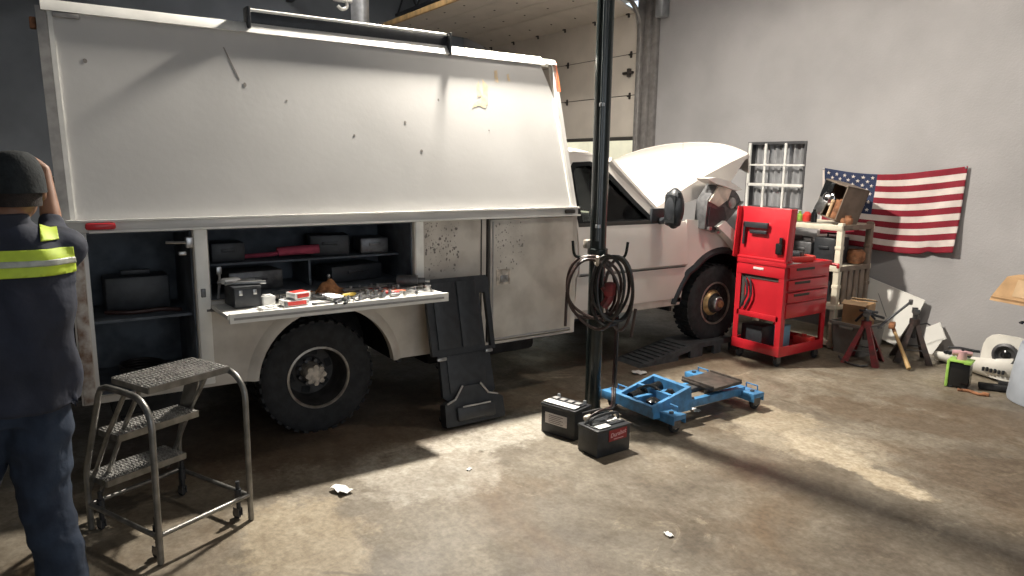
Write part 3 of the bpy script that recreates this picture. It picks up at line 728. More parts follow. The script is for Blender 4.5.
# lower cab shell behind the doors
for sg in (1, -1):
    m = MB().grid(lambda u, v: V(side_x(.50 + v * .77, sg) - .012 * sg, 3.53 + u * 1.35, .50 + v * .77), 2, 16, (-.03 * sg, 0, 0)); tp('cab_side', m, M['cabwhite'])
    def dsurf(u, v, sg=sg):
        z = .565 + v * .70; y = 3.60 + u * (1.265 - .0 * v)
        return V(side_x(z, sg) + .006 * sg, y, z)
    door = tp('cab_door', MB().grid(dsurf, 3, 24, (-.02 * sg, 0, 0)), M['cabwhite'])
    tp('body_crease', MB().grid(lambda u, v: V(side_x(.855 + .012 * v, sg) + .008 * sg, 3.62 + 1.23 * u, .855 + .012 * v), 2, 1, (-.004 * sg, 0, 0)), M['gasket'], door)
    tp('window_belt', MB().grid(lambda u, v: V(side_x(1.262 + .03 * v, sg) + .008 * sg, 3.62 + .95 * u, 1.262 + .03 * v), 2, 1, (-.02 * sg, 0, 0)), M['gasket'], door)
    hd = MB().bx(side_x(1.12, sg) - .002, side_x(1.12, sg) + .022 * sg, 3.70, 3.86, 1.10, 1.14, .008); tp('door_handle', hd, M['blackplastic'], door)
    outer = [(3.52, 1.26), (3.51, 1.55), (3.52, 1.78), (3.60, 1.855), (3.85, 1.865), (4.08, 1.77), (4.40, 1.46), (4.64, 1.26)]
    inner = [(3.64, 1.29), (3.62, 1.50), (3.62, 1.70), (3.67, 1.765), (3.84, 1.775), (4.00, 1.71), (4.26, 1.46), (4.45, 1.29)]
    tp('window_frame', MB().ringplate(outer, inner, lambda a, b: (side_x(max(b, 1.27), sg), a, b), (-.05 * sg, 0, 0)), M['cabwhite'])
    i2 = [(3.67, 1.305), (3.65, 1.50), (3.65, 1.69), (3.69, 1.745), (3.83, 1.755), (3.98, 1.695), (4.23, 1.455), (4.40, 1.305)]
    o2 = [(3.62, 1.275), (3.60, 1.50), (3.60, 1.71), (3.66, 1.78), (3.845, 1.79), (4.01, 1.725), (4.28, 1.465), (4.50, 1.275)]
    tp('window_seal', MB().ringplate(o2, i2, lambda a, b: (side_x(max(b, 1.27), sg) - .002 * sg, a, b), (.006 * sg, 0, 0)), M['blackgloss'])
    tp('side_glass', MB().prism(inner, lambda a, b: (side_x(max(b, 1.27), sg) - .022 * sg, a, b), (-.005 * sg, 0, 0)), M['glass'])
    # rocker and fender
    tp('rocker_panel', MB().bx(side_x(.52, sg) - .05, side_x(.52, sg) + .0, 3.55, 4.88, .49, .56, .012), M['dirty'])
    wy, wz, wr = 5.32, .44, .575
    a = arc(wy, wz, wr, PI - .12, .10, 24)
    fp = [(4.88, .52)] + a + [(5.905, .62), (5.90, 1.02), (5.55, 1.13), (5.30, 1.18), (5.02, 1.275), (4.88, 1.285)]
    tp('front_fender', MB().prism(fp, lambda q, w: (side_x(min(w, 1.26), sg), q, w), (-.025 * sg, 0, 0)), M['cabwhite'])
    rs = []
    for (q, w), (q2, w2) in zip(a, arc(wy, wz, wr - .06, PI - .12, .10, 24)):
        xx = side_x(min(w, 1.2), sg); rs.append([V(xx - .004 * sg, q, w), V(xx + .022 * sg, q * .4 + q2 * .6, w * .4 + w2 * .6), V(xx + .018 * sg, q2, w2), V(xx - .03 * sg, q2, w2)])
    tp('wheel_arch_flare', MB().rings(rs), M['blackplastic'])
# roof
def roof(u, v):
    y = 3.53 + u * .62; s_ = v * 2 - 1
    zc = 1.865 + .05 * math.sin(min(1, u * 1.25) * PI * .5) * (1 - s_ ** 2) - (0.10 * max(0, (u - .55) / .45) ** 1.6)
    x = CX + s_ * (CW - .205)
    return V(x, y, zc + .035 * (1 - abs(s_) ** 6) - .02)
tp('cab_roof', MB().grid(roof, 10, 14, (0, 0, -.04)), M['cabwhite'])
m = MB().bx(CX - .86, CX + .86, 3.50, 3.55, .55, 1.30).ringplate([(-.96, 1.28), (.96, 1.28), (.80, 1.86), (-.80, 1.86)], [(-.70, 1.36), (.70, 1.36), (.62, 1.76), (-.62, 1.76)], lambda a, b: (CX + a, 3.50, b), (0, .04, 0))
tp('cab_back', m, M['cabwhite'])
tp('rear_glass', MB().bx(CX - .70, CX + .70, 3.515, 3.520, 1.36, 1.76), M['glass'])
# windscreen
ws = lambda u, v: V(CX + (v * 2 - 1) * (.93 - .15 * (1 - u)), 4.08 + u * .50 + .05 * (1 - (v * 2 - 1) ** 2), 1.79 - u * .49)
tp('windscreen', MB().grid(ws, 4, 10, (0, .004, .004)), M['glass'])
m = MB()
for sg in (1, -1): tp('a_pillar', MB().tube([(CX + sg * .80, 4.06, 1.80), (CX + sg * .87, 4.36, 1.52), (CX + sg * .94, 4.62, 1.28)], .035, 8), M['cabwhite'])
# cab interior
m = MB().bx(CX - .93, CX + .93, 3.56, 4.9, .52, .58).bx(CX - .9, CX + .9, 4.45, 4.72, .95, 1.28, .06).bx(CX - .92, CX + .92, 4.86, 4.90, .55, 1.25)
tp('dashboard', m, M['blackplastic'])
for sx in (-.45, .45):
    m = MB().box((CX + sx, 3.98, .86), (.52, .52, .20), None, .06).box((CX + sx, 3.70, 1.16), (.50, .16, .62), Matrix.Rotation(R(8), 3, 'X'), .06).box((CX + sx, 3.66, 1.55), (.26, .10, .18), Matrix.Rotation(R(8), 3, 'X'), .04).bx(CX + sx - .2, CX + sx + .2, 3.75, 4.2, .58, .78)
    tp('seat', m, M['seat'])
st = MB()
axm = Matrix.Rotation(R(-62), 3, 'X')
st.tube([V(CX + .45, 4.34, 1.22) + axm @ V(.18 * math.cos(a), .18 * math.sin(a), 0) for a in [2 * PI * k / 24 for k in range(24)]], .015, 8, loop=True)
st.tube([V(CX + .45, 4.34, 1.22) + axm @ V(-.17, 0, 0), V(CX + .45, 4.34, 1.22) + axm @ V(.17, 0, 0)], .018, 6).cyl((CX + .45, 4.34, 1.22), (CX + .45, 4.55, 1.10), .03, None, 10)
tp('steering_wheel', st, M['blackplastic'])
# wing mirrors
for sg in (1, -1):
    X = CX + sg * 1.16
    m = MB().sph((X, 4.50, 1.405), (.095, .07, .175), 20).box((X, 4.49, 1.40), (.155, .07, .30), None, .03)
    mr = tp('wing_mirror', m, M['blackplastic'])
    tp('mirror_arm', MB().tube([(X - .03 * sg, 4.50, 1.33), (CX + sg * 1.02, 4.52, 1.29), (CX + sg * .93, 4.53, 1.28)], .03, 8).box((CX + sg * .965, 4.50, 1.33), (.03, .16, .13), None, .01), M['blackplastic'], mr)
    tp('mirror_glass', MB().box((X, 4.448, 1.40), (.12, .012, .24), None, .004), M['mirrordark'], mr)
# hood, raised
def hood(u, v, dz=0):
    s_ = v * 2 - 1
    y = 4.55 + u * 1.25 + .16 * u * (1 - s_ ** 2) - .12 * (1 - u) * (1 - s_ ** 2)
    z = 1.40 + u * .49 + .13 * (1 - abs(s_) ** 2.4) + .03 * math.sin(u * PI)
    x = CX + s_ * (.90 - .03 * u)
    return V(x, y, z + dz)
hd = tp('hood', MB().grid(hood, 12, 24, (0, .018, -.035)), M['cabwhite'])
def lip(u, v):
    p = hood(1, v); s_ = v * 2 - 1
    return p + V(0, .05 * math.sin(u * PI * .5) - .03 * u, -.19 * u)
tp('hood_lip', MB().grid(lip, 4, 24, (0, -.02, 0)), M['cabwhite'], hd)
tp('hood_crease', MB().tube([hood(u, v, .001) for u, v in ((1, .42), (.85, .5425), (.7, .6725), (.6, .757))], .0025, 6), M['greytrim'], hd)
for v, sg in ((1, 1), (0, -1)):
    tp('hood_side', MB().grid(lambda a, b: hood(a, v).lerp(V(CX + sg * (.925 - .02 * a), 4.58 + .88 * a, 1.36 + .20 * a), b), 8, 4, (-.02 * sg, 0, 0)), M['cabwhite'], hd)
m = MB()
for v in (.12, .88): m.tube([hood(.05, v, -.05), V(hood(.05, v).x, 4.50, 1.22)], .018, 6)
m.tube([hood(.55, .08, -.05), V(-4.62, 4.95, 1.15)], .010, 6)
tp('hood_hinge', m, M['darksteel'], hd)
tp('cowl', MB().bx(CX - .92, CX + .92, 4.62, 4.86, 1.16, 1.25, .02), M['blackplastic'])
# engine bay
m = MB().bx(-5.8, -5.05, 4.95, 5.6, .70, 1.12, .04).cyl((-5.3, 5.0, 1.12), (-5.3, 5.5, 1.12), .09, None, 14).cyl((-5.7, 5.2, 1.1), (-5.7, 5.2, 1.24), .13, None, 18).bx(-4.95, -4.6, 5.55, 5.78, .8, 1.05, .02).bx(-6.2, -5.9, 5.1, 5.6, .8, 1.1, .03)
tp('engine', m, M['chassis'])
m = MB().bx(-6.2, -4.64, 5.83, 5.88, .72, 1.12, .01)
for z in (.80, .90, 1.0): m.bx(-6.15, -4.7, 5.88, 5.90, z, z + .05)
tp('grille', m, M['blackplastic'])
m = MB().box((CX, 5.98, .66), (2.02, .14, .24), None, .05); tp('front_bumper', m, M['darksteel'])
tp('inner_fender', MB().rings([[V(-4.50, *p) for p in arc(5.32, .44, .565, PI, 0, 20) + arc(5.32, .44, .54, 0, PI, 20)], [V(-4.95, *p) for p in arc(5.32, .44, .565, PI, 0, 20) + arc(5.32, .44, .54, 0, PI, 20)]]).bx(-4.97, -4.94, 4.78, 5.86, .45, 1.0), M['chassis'])
# loose headlamp hanging at the fender
hl = thing_hl = None
m = MB()
m.prism([(5.02, 1.20), (5.20, 1.16), (5.52, 1.42), (5.46, 1.50), (5.36, 1.58), (5.16, 1.60), (5.04, 1.46)], yz(-4.50), (.13, 0, 0))
hl = tp('headlamp', m, M['darksteel'])
m = MB()
m.prism([(5.05, 1.45), (5.16, 1.585), (5.35, 1.565), (5.30, 1.46), (5.18, 1.40)], yz(-4.372), (.016, 0, 0)); tp('lamp_lens', m, M['lens'], hl)
m = MB().prism([(5.05, 1.23), (5.19, 1.19), (5.30, 1.29), (5.26, 1.40), (5.14, 1.38), (5.06, 1.40)], yz(-4.372), (.012, 0, 0)); tp('reflector', m, M['blackplastic'], hl)
m = MB().lathe([(.055, 0), (.05, .02), (.02, .03), (0, .03)], (-4.37, 5.36, 1.43), 'X', 18).tube([(-4.36, 5.42, 1.38), (-4.35, 5.50, 1.44)], .012, 6); tp('bulb_socket', m, M['chrome_worn'], hl)
m = MB().bx(-4.42, -4.34, 5.16, 5.21, 1.155, 1.185, .006).bx(-4.42, -4.34, 5.05, 5.09, 1.19, 1.22, .006); tp('mount_tab', m, M['chrome_worn'], hl)
m = MB().prism([(4.98, 1.655), (5.10, 1.665), (5.28, 1.635), (5.47, 1.555), (5.40, 1.54), (5.26, 1.575), (5.10, 1.61)], yz(-4.48), (.14, 0, 0)); tp('fender_strip', m, M['trimwhite'])
m = MB()
m.rings([[V(-4.40, 5.14, 1.22), V(-4.32, 5.14, 1.22), V(-4.32, 5.24, 1.27), V(-4.40, 5.24, 1.27)], [V(-4.40, 5.36, 1.06), V(-4.30, 5.36, 1.06), V(-4.30, 5.47, 1.10), V(-4.40, 5.47, 1.10)], [V(-4.40, 5.48, .955), V(-4.33, 5.48, .955), V(-4.33, 5.50, .975), V(-4.40, 5.50, .975)]])
tp('bumper_end', m, M['trimwhite'])

# ================================================================ rolling ladder
T2 = thing('rolling_ladder', 'small grey steel rolling step ladder with grated treads beside the rear compartment', 'step ladder', (-3.21, .31, 0), R(114.8))
TR_ = .0145
def hoop(x0, x1):
    pts = [(x0, 0, .006), (x0 + (x1 - x0) * .4, 0, .30), (x1, 0, .62)]
    top = [(x1, .125 - .125 * math.cos(a), .625 + .125 * math.sin(a)) for a in [PI / 2 * k / 6 for k in range(1, 7)]]
    back = [(x1, .24, .752), (x1, .33, .75), (x1, .375, .735), (x1, .40, .70), (x0 * .7 + x1 * .3, .535, .36), (x0, .555, .30), (x0, .56, .25), (x0, .56, .006)]
    return pts + top + back
MB().tube(hoop(0, .006), TR_, 10).build('side_frame', M['stoolsteel'], T2)
MB().tube(hoop(.475, .478), TR_, 10).build('side_frame', M['stoolsteel'], T2)
for a, b in (((0, 0, .135), (.473, 0, .135)), ((0, 0, .13), (0, .56, .13)), ((.473, 0, .13), (.473, .56, .13)), ((0, .56, .13), (.473, .56, .13))):
    MB().cyl(a, b, .0115, None, 10).build('base_rail', M['stoolsteel'], T2)
def grate(name, x0, x1, y0, y1, z, fascia):
    m = MB(); n = 8
    for k in range(n):
        y = y0 + (y1 - y0) * (k + .5) / n
        m.bx(x0, x1, y - .006, y + .006, z - .02, z)
        for j in range(22):
            x = x0 + (x1 - x0) * (j + .5 + .25 * (k % 2)) / 22.5
            m.box((x, y, z + .002), (.007, .016, .006))
    for j in range(12):
        x = x0 + (x1 - x0) * (j + .5) / 12
        m.bx(x - .004, x + .004, y0, y1, z - .016, z - .004)
    o = m.build(name, M['tread'], T2)
    f = MB().bx(x0, x1, y0 - .004, y0 + .002, z - fascia, z + .002).bx(x0, x1, y1 - .002, y1 + .004, z - fascia, z + .002).bx(x0 - .004, x0, y0, y1, z - fascia, z).bx(x1, x1 + .004, y0, y1, z - fascia, z)
    f.build('tread_frame', M['stoolsteel'], o)
    return o
grate('platform', .065, .472, .10, .385, .772, .028)
grate('step', .04, .445, .33, .49, .51, .030)
grate('step', .04, .445, .46, .64, .255, .030)
for x in (.03, .10, .448): MB().tube([(x, .22, .745), (x, .40, .50), (x, .56, .25), (x, .64, .13)], .011, 8).build('stringer', M['stoolsteel'], T2)
MB().prism([(.30, .735), (.40, .735), (.50, .50), (.46, .46), (.40, .48)], lambda a, b: (.462, a, b), (-.006, 0, 0)).build('gusset', M['stoolsteel'], T2)
for x, y in ((.025, .055), (.448, .055), (.025, .505), (.448, .505)):
    m = MB().cyl((x, y, .05), (x, y, .20), .011, None, 10).cyl((x, y, .10), (x, y, .16), .017, None, 10)
    c = m.build('caster_post', M['blackplastic'], T2)
    MB().bx(x - .013, x - .010, y - .012, y + .028, .02, .06).bx(x + .010, x + .013, y - .012, y + .028, .02, .06).build('caster_fork', M['darksteel'], c)
    MB().lathe([(.006, -.009), (.022, -.009), (.025, -.005), (.025, .005), (.022, .009), (.006, .009)], (x, y + .016, .026), 'X', 18, True).build('caster_wheel', M['rubber'], c)

# ================================================================ upright creeper
T3 = thing('mechanic_creeper', 'black moulded plastic creeper standing on end against the truck', 'creeper', (-4.005, 2.35, .004), 0)
T3.rotation_euler = (0, R(-13.6), 0)
pl = lambda a, b: (.0, a, b)
m = MB()
m.ringplate([(-.25, .48), (.245, .48), (.25, .97), (.235, 1.0), (-.235, 1.0), (-.25, .97)], [(.165, .50), (.212, .50), (.212, .87), (.207, .88), (.17, .88), (.165, .87)], pl, (.035, 0, 0))
board = m.build('back_board', M['blackplastic'], T3)
MB().prism([(-.235, .49), (-.20, .46), (-.205, .20), (-.16, .16), (.16, .16), (.205, .20), (.195, .46), (.225, .49)], pl, (.032, 0, 0)).build('waist_board', M['blackplastic'], T3)
def pad(y0, y1, z0, z1, t, name, x=.034):
    rs = [[V(x, y, z) for y, z in ((y0, z0), (y1, z0), (y1, z1), (y0, z1))], [V(x + t * .7, y, z) for y, z in ((y0, z0), (y1, z0), (y1, z1), (y0, z1))], [V(x + t, y, z) for y, z in ((y0 + .015, z0 + .015), (y1 - .015, z0 + .015), (y1 - .015, z1 - .015), (y0 + .015, z1 - .015))]]
    return MB().rings(rs).build(name, M['blackplastic'], T3, smooth=30)
pad(-.20, -.03, .52, .97, .018, 'back_pad'); pad(-.015, .135, .52, .97, .018, 'back_pad')
pad(-.15, .14, .22, .47, .014, 'back_pad', .031)
m = MB().prism([(-.215, .0), (.235, .0), (.245, .02), (.24, .14), (.20, .165), (.12, .18), (.06, .255), (-.06, .255), (-.12, .18), (-.18, .165), (-.215, .15), (-.222, .02)], lambda a, b: (-.01, a, b), (.075, 0, 0))
hr = m.build('head_end', M['blackplastic'], T3)
MB().box((.075, .01, .075), (.04, .30, .10), None, .018).build('head_rest', M['blackplastic'], hr)
m = MB().tube([(.070, -.20, .155), (.070, -.135, .178), (.070, -.07, .262)], .007, 6); m.build('rib', M['greytrim'], hr)
m = MB().tube([(.070, .07, .262), (.070, .125, .185), (.070, .20, .165)], .007, 6); m.build('rib', M['greytrim'], hr)
MB().bx(.096, .101, -.10, .12, .118, .128, .002).build('rest_ridge', M['greytrim'], hr)
for y0, y1, z in ((-.225, -.15, .455), (.155, .215, .47)):
    MB().box((.040, (y0 + y1) / 2, z), (.02, y1 - y0, .024), None, .008).build('grip', M['chrome_worn'], T3)
for y, z in ((-.2, .92), (.2, .92), (-.18, .42), (.18, .42), (-.2, .06), (.2, .06)):
    c = MB().cyl((-.022, y, z), (.0, y, z), .018, None, 10).bx(-.045, -.02, y - .014, y + .014, z - .012, z + .012, .003).build('caster_fork', M['darksteel'], T3)
    MB().lathe([(.004, -.010), (.020, -.010), (.023, 0), (.020, .010), (.004, .010)], (-.038, y, z - .008), 'Y', 14, True).build('caster_wheel', M['rubber'], c)

# ================================================================ batteries at the post
def battery(name, label, loc, rz, L, Wd, H, face):
    t = thing(name, label, 'battery', loc, rz, None)
    MB().box((0, 0, H * .44), (L, Wd, H * .86), None, .006).build('case', M['blackplastic'], t)
    m = MB().box((0, 0, H * .90), (L + .008, Wd + .008, H * .10), None, .005).box((0, 0, H * .97), (L * .92, Wd * .6, H * .05), None, .004); m.build('lid', M['blackplastic'], t)
    return t
b1 = battery('car_battery', 'black battery with pale grey side sticker and white top label left of the post', (-3.505, 2.785, 0), R(16), .272, .18, .215, None)
MB().bx(-.10, .075, -.094, -.0905, .075, .148).build('side_sticker', M['label_grey'], b1)
m = MB()
for i, z in enumerate((.134, .122, .110, .098, .086)): m.bx(-.07, .045 - .02 * (i % 2), -.0952, -.094, z - .002, z + .002)
m.build('sticker_print', M['print'], b1)
MB().bx(-.125, .125, -.085, -.022, .2150, .2165).build('top_label', M['paper'], b1)
m = MB()
for x in (-.09, -.03, .03, .09): m.box((x, .01, .2205), (.042, .042, .008), None, .003)
m.build('vent_cap', M['greytrim'], b1)
for x in (-.105, .105): MB().lathe([(.012, 0), (.010, .018), (0, .018)], (x, .062, .214), 'Z', 12).build('terminal', M['galv'], b1)
b2 = battery('car_battery', 'black battery with dark red front label and cable clamped on top right of the post', (-3.155, 2.815, 0), R(92), .275, .178, .185, None)
MB().bx(-.045, .105, -.093, -.0895, .09, .162).build('front_label', M['label_red'], b2)
m = MB(); text_mesh(m, 'Duralast', .038, (-.034, -.0935, .113), (1, .0, .10), (-.05, 0, 1), .0006, .0006, .2); m.build('label_lettering', M['label_text'], b2, smooth=0)
MB().bx(-.005, .075, -.0942, -.093, .099, .103).build('label_line', M['label_text'], b2)
MB().bx(-.115, -.02, -.08, -.03, .1845, .1862).bx(.02, .115, -.03, .02, .1845, .1862).build('top_label', M['paper'], b2)
for x in (-.10, .10): MB().lathe([(.012, 0), (.010, .018), (0, .018)], (x, .058, .182), 'Z', 12).build('terminal', M['galv'], b2)
m = MB().tube(smoothpath([(-.115, .0, .185), (-.10, .0, .222), (0, .0, .232), (.10, .0, .222), (.115, .0, .185)], 5), .010, 8); m.build('carry_handle', M['blackplastic'], b2)

# ================================================================ hose coil on the post
CO = (-3.62, 3.14, .94)
hk = thing('hose_hanger', 'dark pronged hanger bracket clamped on the post above the coiled hoses', 'hanger', (PX, PY, 1.16))
tx = V(.65, .76, 0).normalized(); tn = V(.76, -.65, 0)      # along the coil, towards the open shop floor
P0 = V(PX, PY, 0)
m = MB()
m.lathe([(.058, -.035), (.070, -.03), (.070, .03), (.058, .035)], (PX, PY, 1.16), 'Z', 20, True)
m.build('clamp', M['post'], hk, (PX, PY, 1.16))
for a, b in ((-1, .17), (1, .20)):
    q = P0 + tn * .055
    m = MB().tube(smoothpath([q + V(0, 0, 1.14), q + tx * a * b * .5 + V(0, 0, 1.135), q + tx * a * b * .9 + tn * .03 + V(0, 0, 1.15), q + tx * a * b + tn * .035 + V(0, 0, 1.25)], 5), .010, 8)
    m.build('prong', M['post'], hk, (PX, PY, 1.16))
m = MB().tube(smoothpath([P0 + tn * .06 + tx * -.02 + V(0, 0, 1.12), P0 + tn * .16 + V(0, 0, 1.10), P0 + tn * .20 + V(0, 0, 1.16)], 5), .012, 8).box(P0 - tx * .07 + V(0, 0, 1.22), (.05, .05, .06), None, .01)
m.build('hook', M['hub'], hk, (PX, PY, 1.16))
hc = thing('coiled_hoses', 'brown and black coiled air hoses hanging on the dark post', 'hose', (PX, PY, .94))
random.seed(11)
def loop_pts(c, rx, rz_, tilt, off, ph=0, n=40, wob=.012):
    out = []
    for k in range(n):
        a = 2 * PI * k / n
        x = rx * math.cos(a); z = rz_ * math.sin(a) * (1.0 + .06 * math.sin(a + ph)) + wob * math.sin(3 * a + ph)
        out.append(c + tx * (x * math.cos(tilt) - z * math.sin(tilt)) + V(0, 0, 1) * (x * math.sin(tilt) + z * math.cos(tilt)) + tn * (off + .015 * math.sin(2 * a + ph)))
    return out
cen = P0 + V(0, 0, .93)
for i, (dx, dz, rx, rz_, tilt, off, mm) in enumerate([(-.035, -.01, .165, .225, .10, .085, 'hose'), (-.015, .0, .180, .215, -.05, .108, 'hose'), (-.02, -.03, .172, .235, .18, .128, 'hose'),
        (.09, .0, .130, .225, -.12, .090, 'hose_black'), (.11, -.02, .135, .245, -.05, .112, 'hose_black'), (.125, -.01, .120, .235, .06, .135, 'hose_black'), (.075, .02, .110, .21, .0, .150, 'hose_black'), (.15, -.03, .095, .235, .05, .10, 'hose')]):
    MB().tube(loop_pts(cen + tx * dx + V(0, 0, dz), rx, rz_, tilt, off, i * 1.3), .0105, 8, loop=True).build('hose_loop', M[mm], hc, (PX, PY, .94))
m = MB().tube(smoothpath([cen + tx * .05 + tn * .12 + V(0, 0, .02), cen + tx * .09 + tn * .13 + V(0, 0, -.05), cen + tx * .05 + tn * .13 + V(0, 0, -.12)], 5), .03, 8).box(cen + tx * .09 + tn * .13, (.07, .07, .10), rotz(.5), .02)
m.build('hose_coupling', M['darkred'], hc, (PX, PY, .94))
for (a, za), (b, zb) in [((-.2, .90), (-.205, .66)), ((.27, .80), (.245, .60))]:
    MB().tube(smoothpath([cen + tx * a + tn * .11 + V(0, 0, za - .93), cen + tx * (a + b) / 2 + tn * .11 + V(0, 0, (za + zb) / 2 - .93), cen + tx * b + tn * .11 + V(0, 0, zb - .93)], 4), .0105, 8).build('hose_end', M['hose'], hc, (PX, PY, .94))
jc = thing('charging_cable', 'dark red cable dropping from the hose coil to the battery terminals', 'cable', (-3.2, 2.87, .19))
for o_, mm in ((0, 'cable'), (.022, 'hose_black')):
    MB().tube(smoothpath([(-3.565 + o_, 3.25, .74), (-3.54 + o_, 3.23, .50), (-3.46 + o_, 3.15, .32), (-3.33 + o_, 3.03, .215), (-3.22 + o_, 2.90, .235), (-3.19 - o_, 2.80, .245), (-3.205 - o_ * 3, 2.735, .215)], 6), .008, 8).build('wire', M[mm], jc, (-3.2, 2.87, .19))
MB().box((-3.21, 2.725, .212), (.03, .07, .028), rotz(.3), .008).build('clamp', M['hub'], jc, (-3.2, 2.87, .19))

# ================================================================ blue transmission jack
J = thing('transmission_jack', 'low blue wheeled transmission jack with brown saddle lying on the floor', 'jack', (-3.42, 3.82, 0))
JO = (-3.42, 3.82, 0)
def jp(name, mb, m, parent=None, **k): return mb.build(name, m, parent or J, JO, **k)
for Y0, X0, X1, sk in ((3.40, -3.78, -3.08, .03), (4.26, -3.78, -3.10, -.02)):
    rot = rotz(sk)
    ca = jp('cross_arm', MB().box(((X0 + X1) / 2, Y0, .115), (X1 - X0, .115, .035), rot, .006).box(((X0 + X1) / 2, Y0 + .054, .10), (X1 - X0, .008, .06), rot, .002).box(((X0 + X1) / 2, Y0 - .054, .10), (X1 - X0, .008, .06), rot, .002), M['blue'])
    for xx in (X0 + .06, X1 - .06):
        jp('arm_bolt', MB().lathe([(.016, 0), (.016, .012), (0, .014)], (xx, Y0 - .01, .132), 'Z', 8), M['darksteel'], ca)
    for xx in (X0 + .05, X1 - .045):
        f = jp('caster_fork', MB().bx(xx - .022, xx - .016, Y0 - .03, Y0 + .045, .035, .10).bx(xx + .016, xx + .022, Y0 - .03, Y0 + .045, .035, .10).bx(xx - .03, xx + .03, Y0 - .035, Y0 + .035, .092, .10), M['darksteel'])
        jp('caster_wheel', MB().lathe([(.01, -.013), (.042, -.013), (.048, -.008), (.048, .008), (.042, .013), (.01, .013)], (xx, Y0 + .01, .048), 'X', 22, True), M['rubber'], f)
        jp('caster_hub', MB().lathe([(.022, -.0150), (.022, .0150), (.008, .017), (0, .017)], (xx, Y0 + .01, .048), 'X', 14), M['hub'], f)
    for xx in (X0 + .10, X1 - .11):
        jp('lift_handle', MB().tube([(xx - .05, Y0 + .05, .13), (xx - .05, Y0 + .05, .165), (xx + .05, Y0 + .05, .165), (xx + .05, Y0 + .05, .13)], .006, 6), M['blue'], ca)
for X in (-3.235, -3.50): jp('side_rail', MB().box((X, 3.83, .125), (.045, .82, .06), None, .006), M['blue'])
jp('inner_rail', MB().box((-3.37, 3.85, .15), (.05, .62, .02), None, .004), M['wood_lit_tan'])  # tan instead of blue paints the yellow light on this rail
m = MB()
bt = [(-3.58, 3.30), (-3.22, 3.30), (-3.20, 3.62), (-3.55, 3.62)]
# open topped wedge housing
m.rings([[V(-3.60, 3.29, .09), V(-3.20, 3.29, .09), V(-3.20, 3.66, .09), V(-3.60, 3.66, .09)], [V(-3.58, 3.29, .165), V(-3.22, 3.29, .165), V(-3.22, 3.66, .25), V(-3.58, 3.66, .25)],
         [V(-3.555, 3.315, .17), V(-3.245, 3.315, .17), V(-3.245, 3.63, .245), V(-3.555, 3.63, .245)], [V(-3.555, 3.315, .11), V(-3.245, 3.315, .11), V(-3.245, 3.63, .11), V(-3.555, 3.63, .11)]])
hs = jp('pump_housing', m, M['blue'], smooth=30)
m = MB(); m.prism([(-3.56, 3.47), (-3.24, 3.47), (-3.24, 3.50), (-3.56, 3.50)], lambda a, b: (a, b, .13), (0, 0, .085)).prism([(-3.42, 3.31), (-3.39, 3.31), (-3.39, 3.63), (-3.42, 3.63)], lambda a, b: (a, b, .13), (0, 0, .055)); jp('housing_rib', m, M['blue'], hs)
m = MB().cyl((-3.48, 3.34, .15), (-3.48, 3.62, .19), .04, None, 14).lathe([(.05, 0), (.05, .04), (.02, .06), (0, .06)], (-3.32, 3.40, .13), 'Z', 16).lathe([(.045, 0), (.045, .05), (.02, .08), (0, .08)], (-3.32, 3.56, .14), 'Z', 16).tube(smoothpath([(-3.50, 3.42, .19), (-3.42, 3.46, .235), (-3.34, 3.50, .20)], 5), .014, 8)
jp('hydraulic_pump', m, M['blackgloss'], hs)
jp('lift_arm', MB().box((-3.36, 3.80, .175), (.10, .34, .035), None, .008).cyl((-3.5, 3.68, .15), (-3.22, 3.68, .15), .022, None, 12), M['darksteel'])
sd = jp('saddle', MB().box((-3.33, 4.00, .205), (.30, .33, .028), rotz(.04), .012), M['saddle'])
jp('saddle_rim', MB().bx(-3.475, -3.185, 3.84, 3.855, .205, .232, .004).bx(-3.475, -3.185, 4.145, 4.16, .205, .232, .004), M['saddle'], sd)
jp('saddle_post', MB().cyl((-3.33, 4.0, .11), (-3.33, 4.0, .195), .05, None, 16), M['darksteel'])

# ================================================================ drive-on ramps
def ramp(label, cx, group):
    t = thing('drive_on_ramp', label, 'ramp', (cx, 4.85, 0), 0)
    o = (cx, 4.85, 0); w = .17
    m = MB()
    sid = [(4.28, .0), (4.30, .012), (4.95, .125), (5.05, .128), (5.52, .128), (5.56, .15), (5.60, .15), (5.60, 0), (5.48, 0), (5.48, .085), (5.34, .085), (5.34, 0), (5.24, 0), (5.24, .085), (5.08, .085), (5.08, 0), (4.92, 0), (4.92, .07), (4.76, .045), (4.76, 0)]
    for x in (cx - w, cx + w - .03): m.prism(sid, lambda a, b, x=x: (x, a, b), (.03, 0, 0))
    m.build('side_web', M['ramp'], t, o)
    m = MB().prism([(4.28, 0), (4.30, .012), (4.95, .125), (5.05, .128), (5.52, .128), (5.52, .112), (5.05, .112), (4.95, .108), (4.36, .0)], lambda a, b: (cx - w + .03, a, b), (2 * w - .06, 0, 0)); m.build('deck', M['ramp'], t, o)
    m = MB()
    for k in range(9):
        y = 4.36 + k * .065; z = .012 + (y - 4.30) * .1738
        m.box((cx, y, z + .004), (2 * w - .07, .018, .014), Matrix.Rotation(.172, 3, 'X'), .003)
    m.build('tread_bars', M['ramp'], t, o)
ramp('black plastic drive-on ramp under the near front wheel', -4.53, None)
ramp('black plastic drive-on ramp under the far front wheel', -6.31, None)

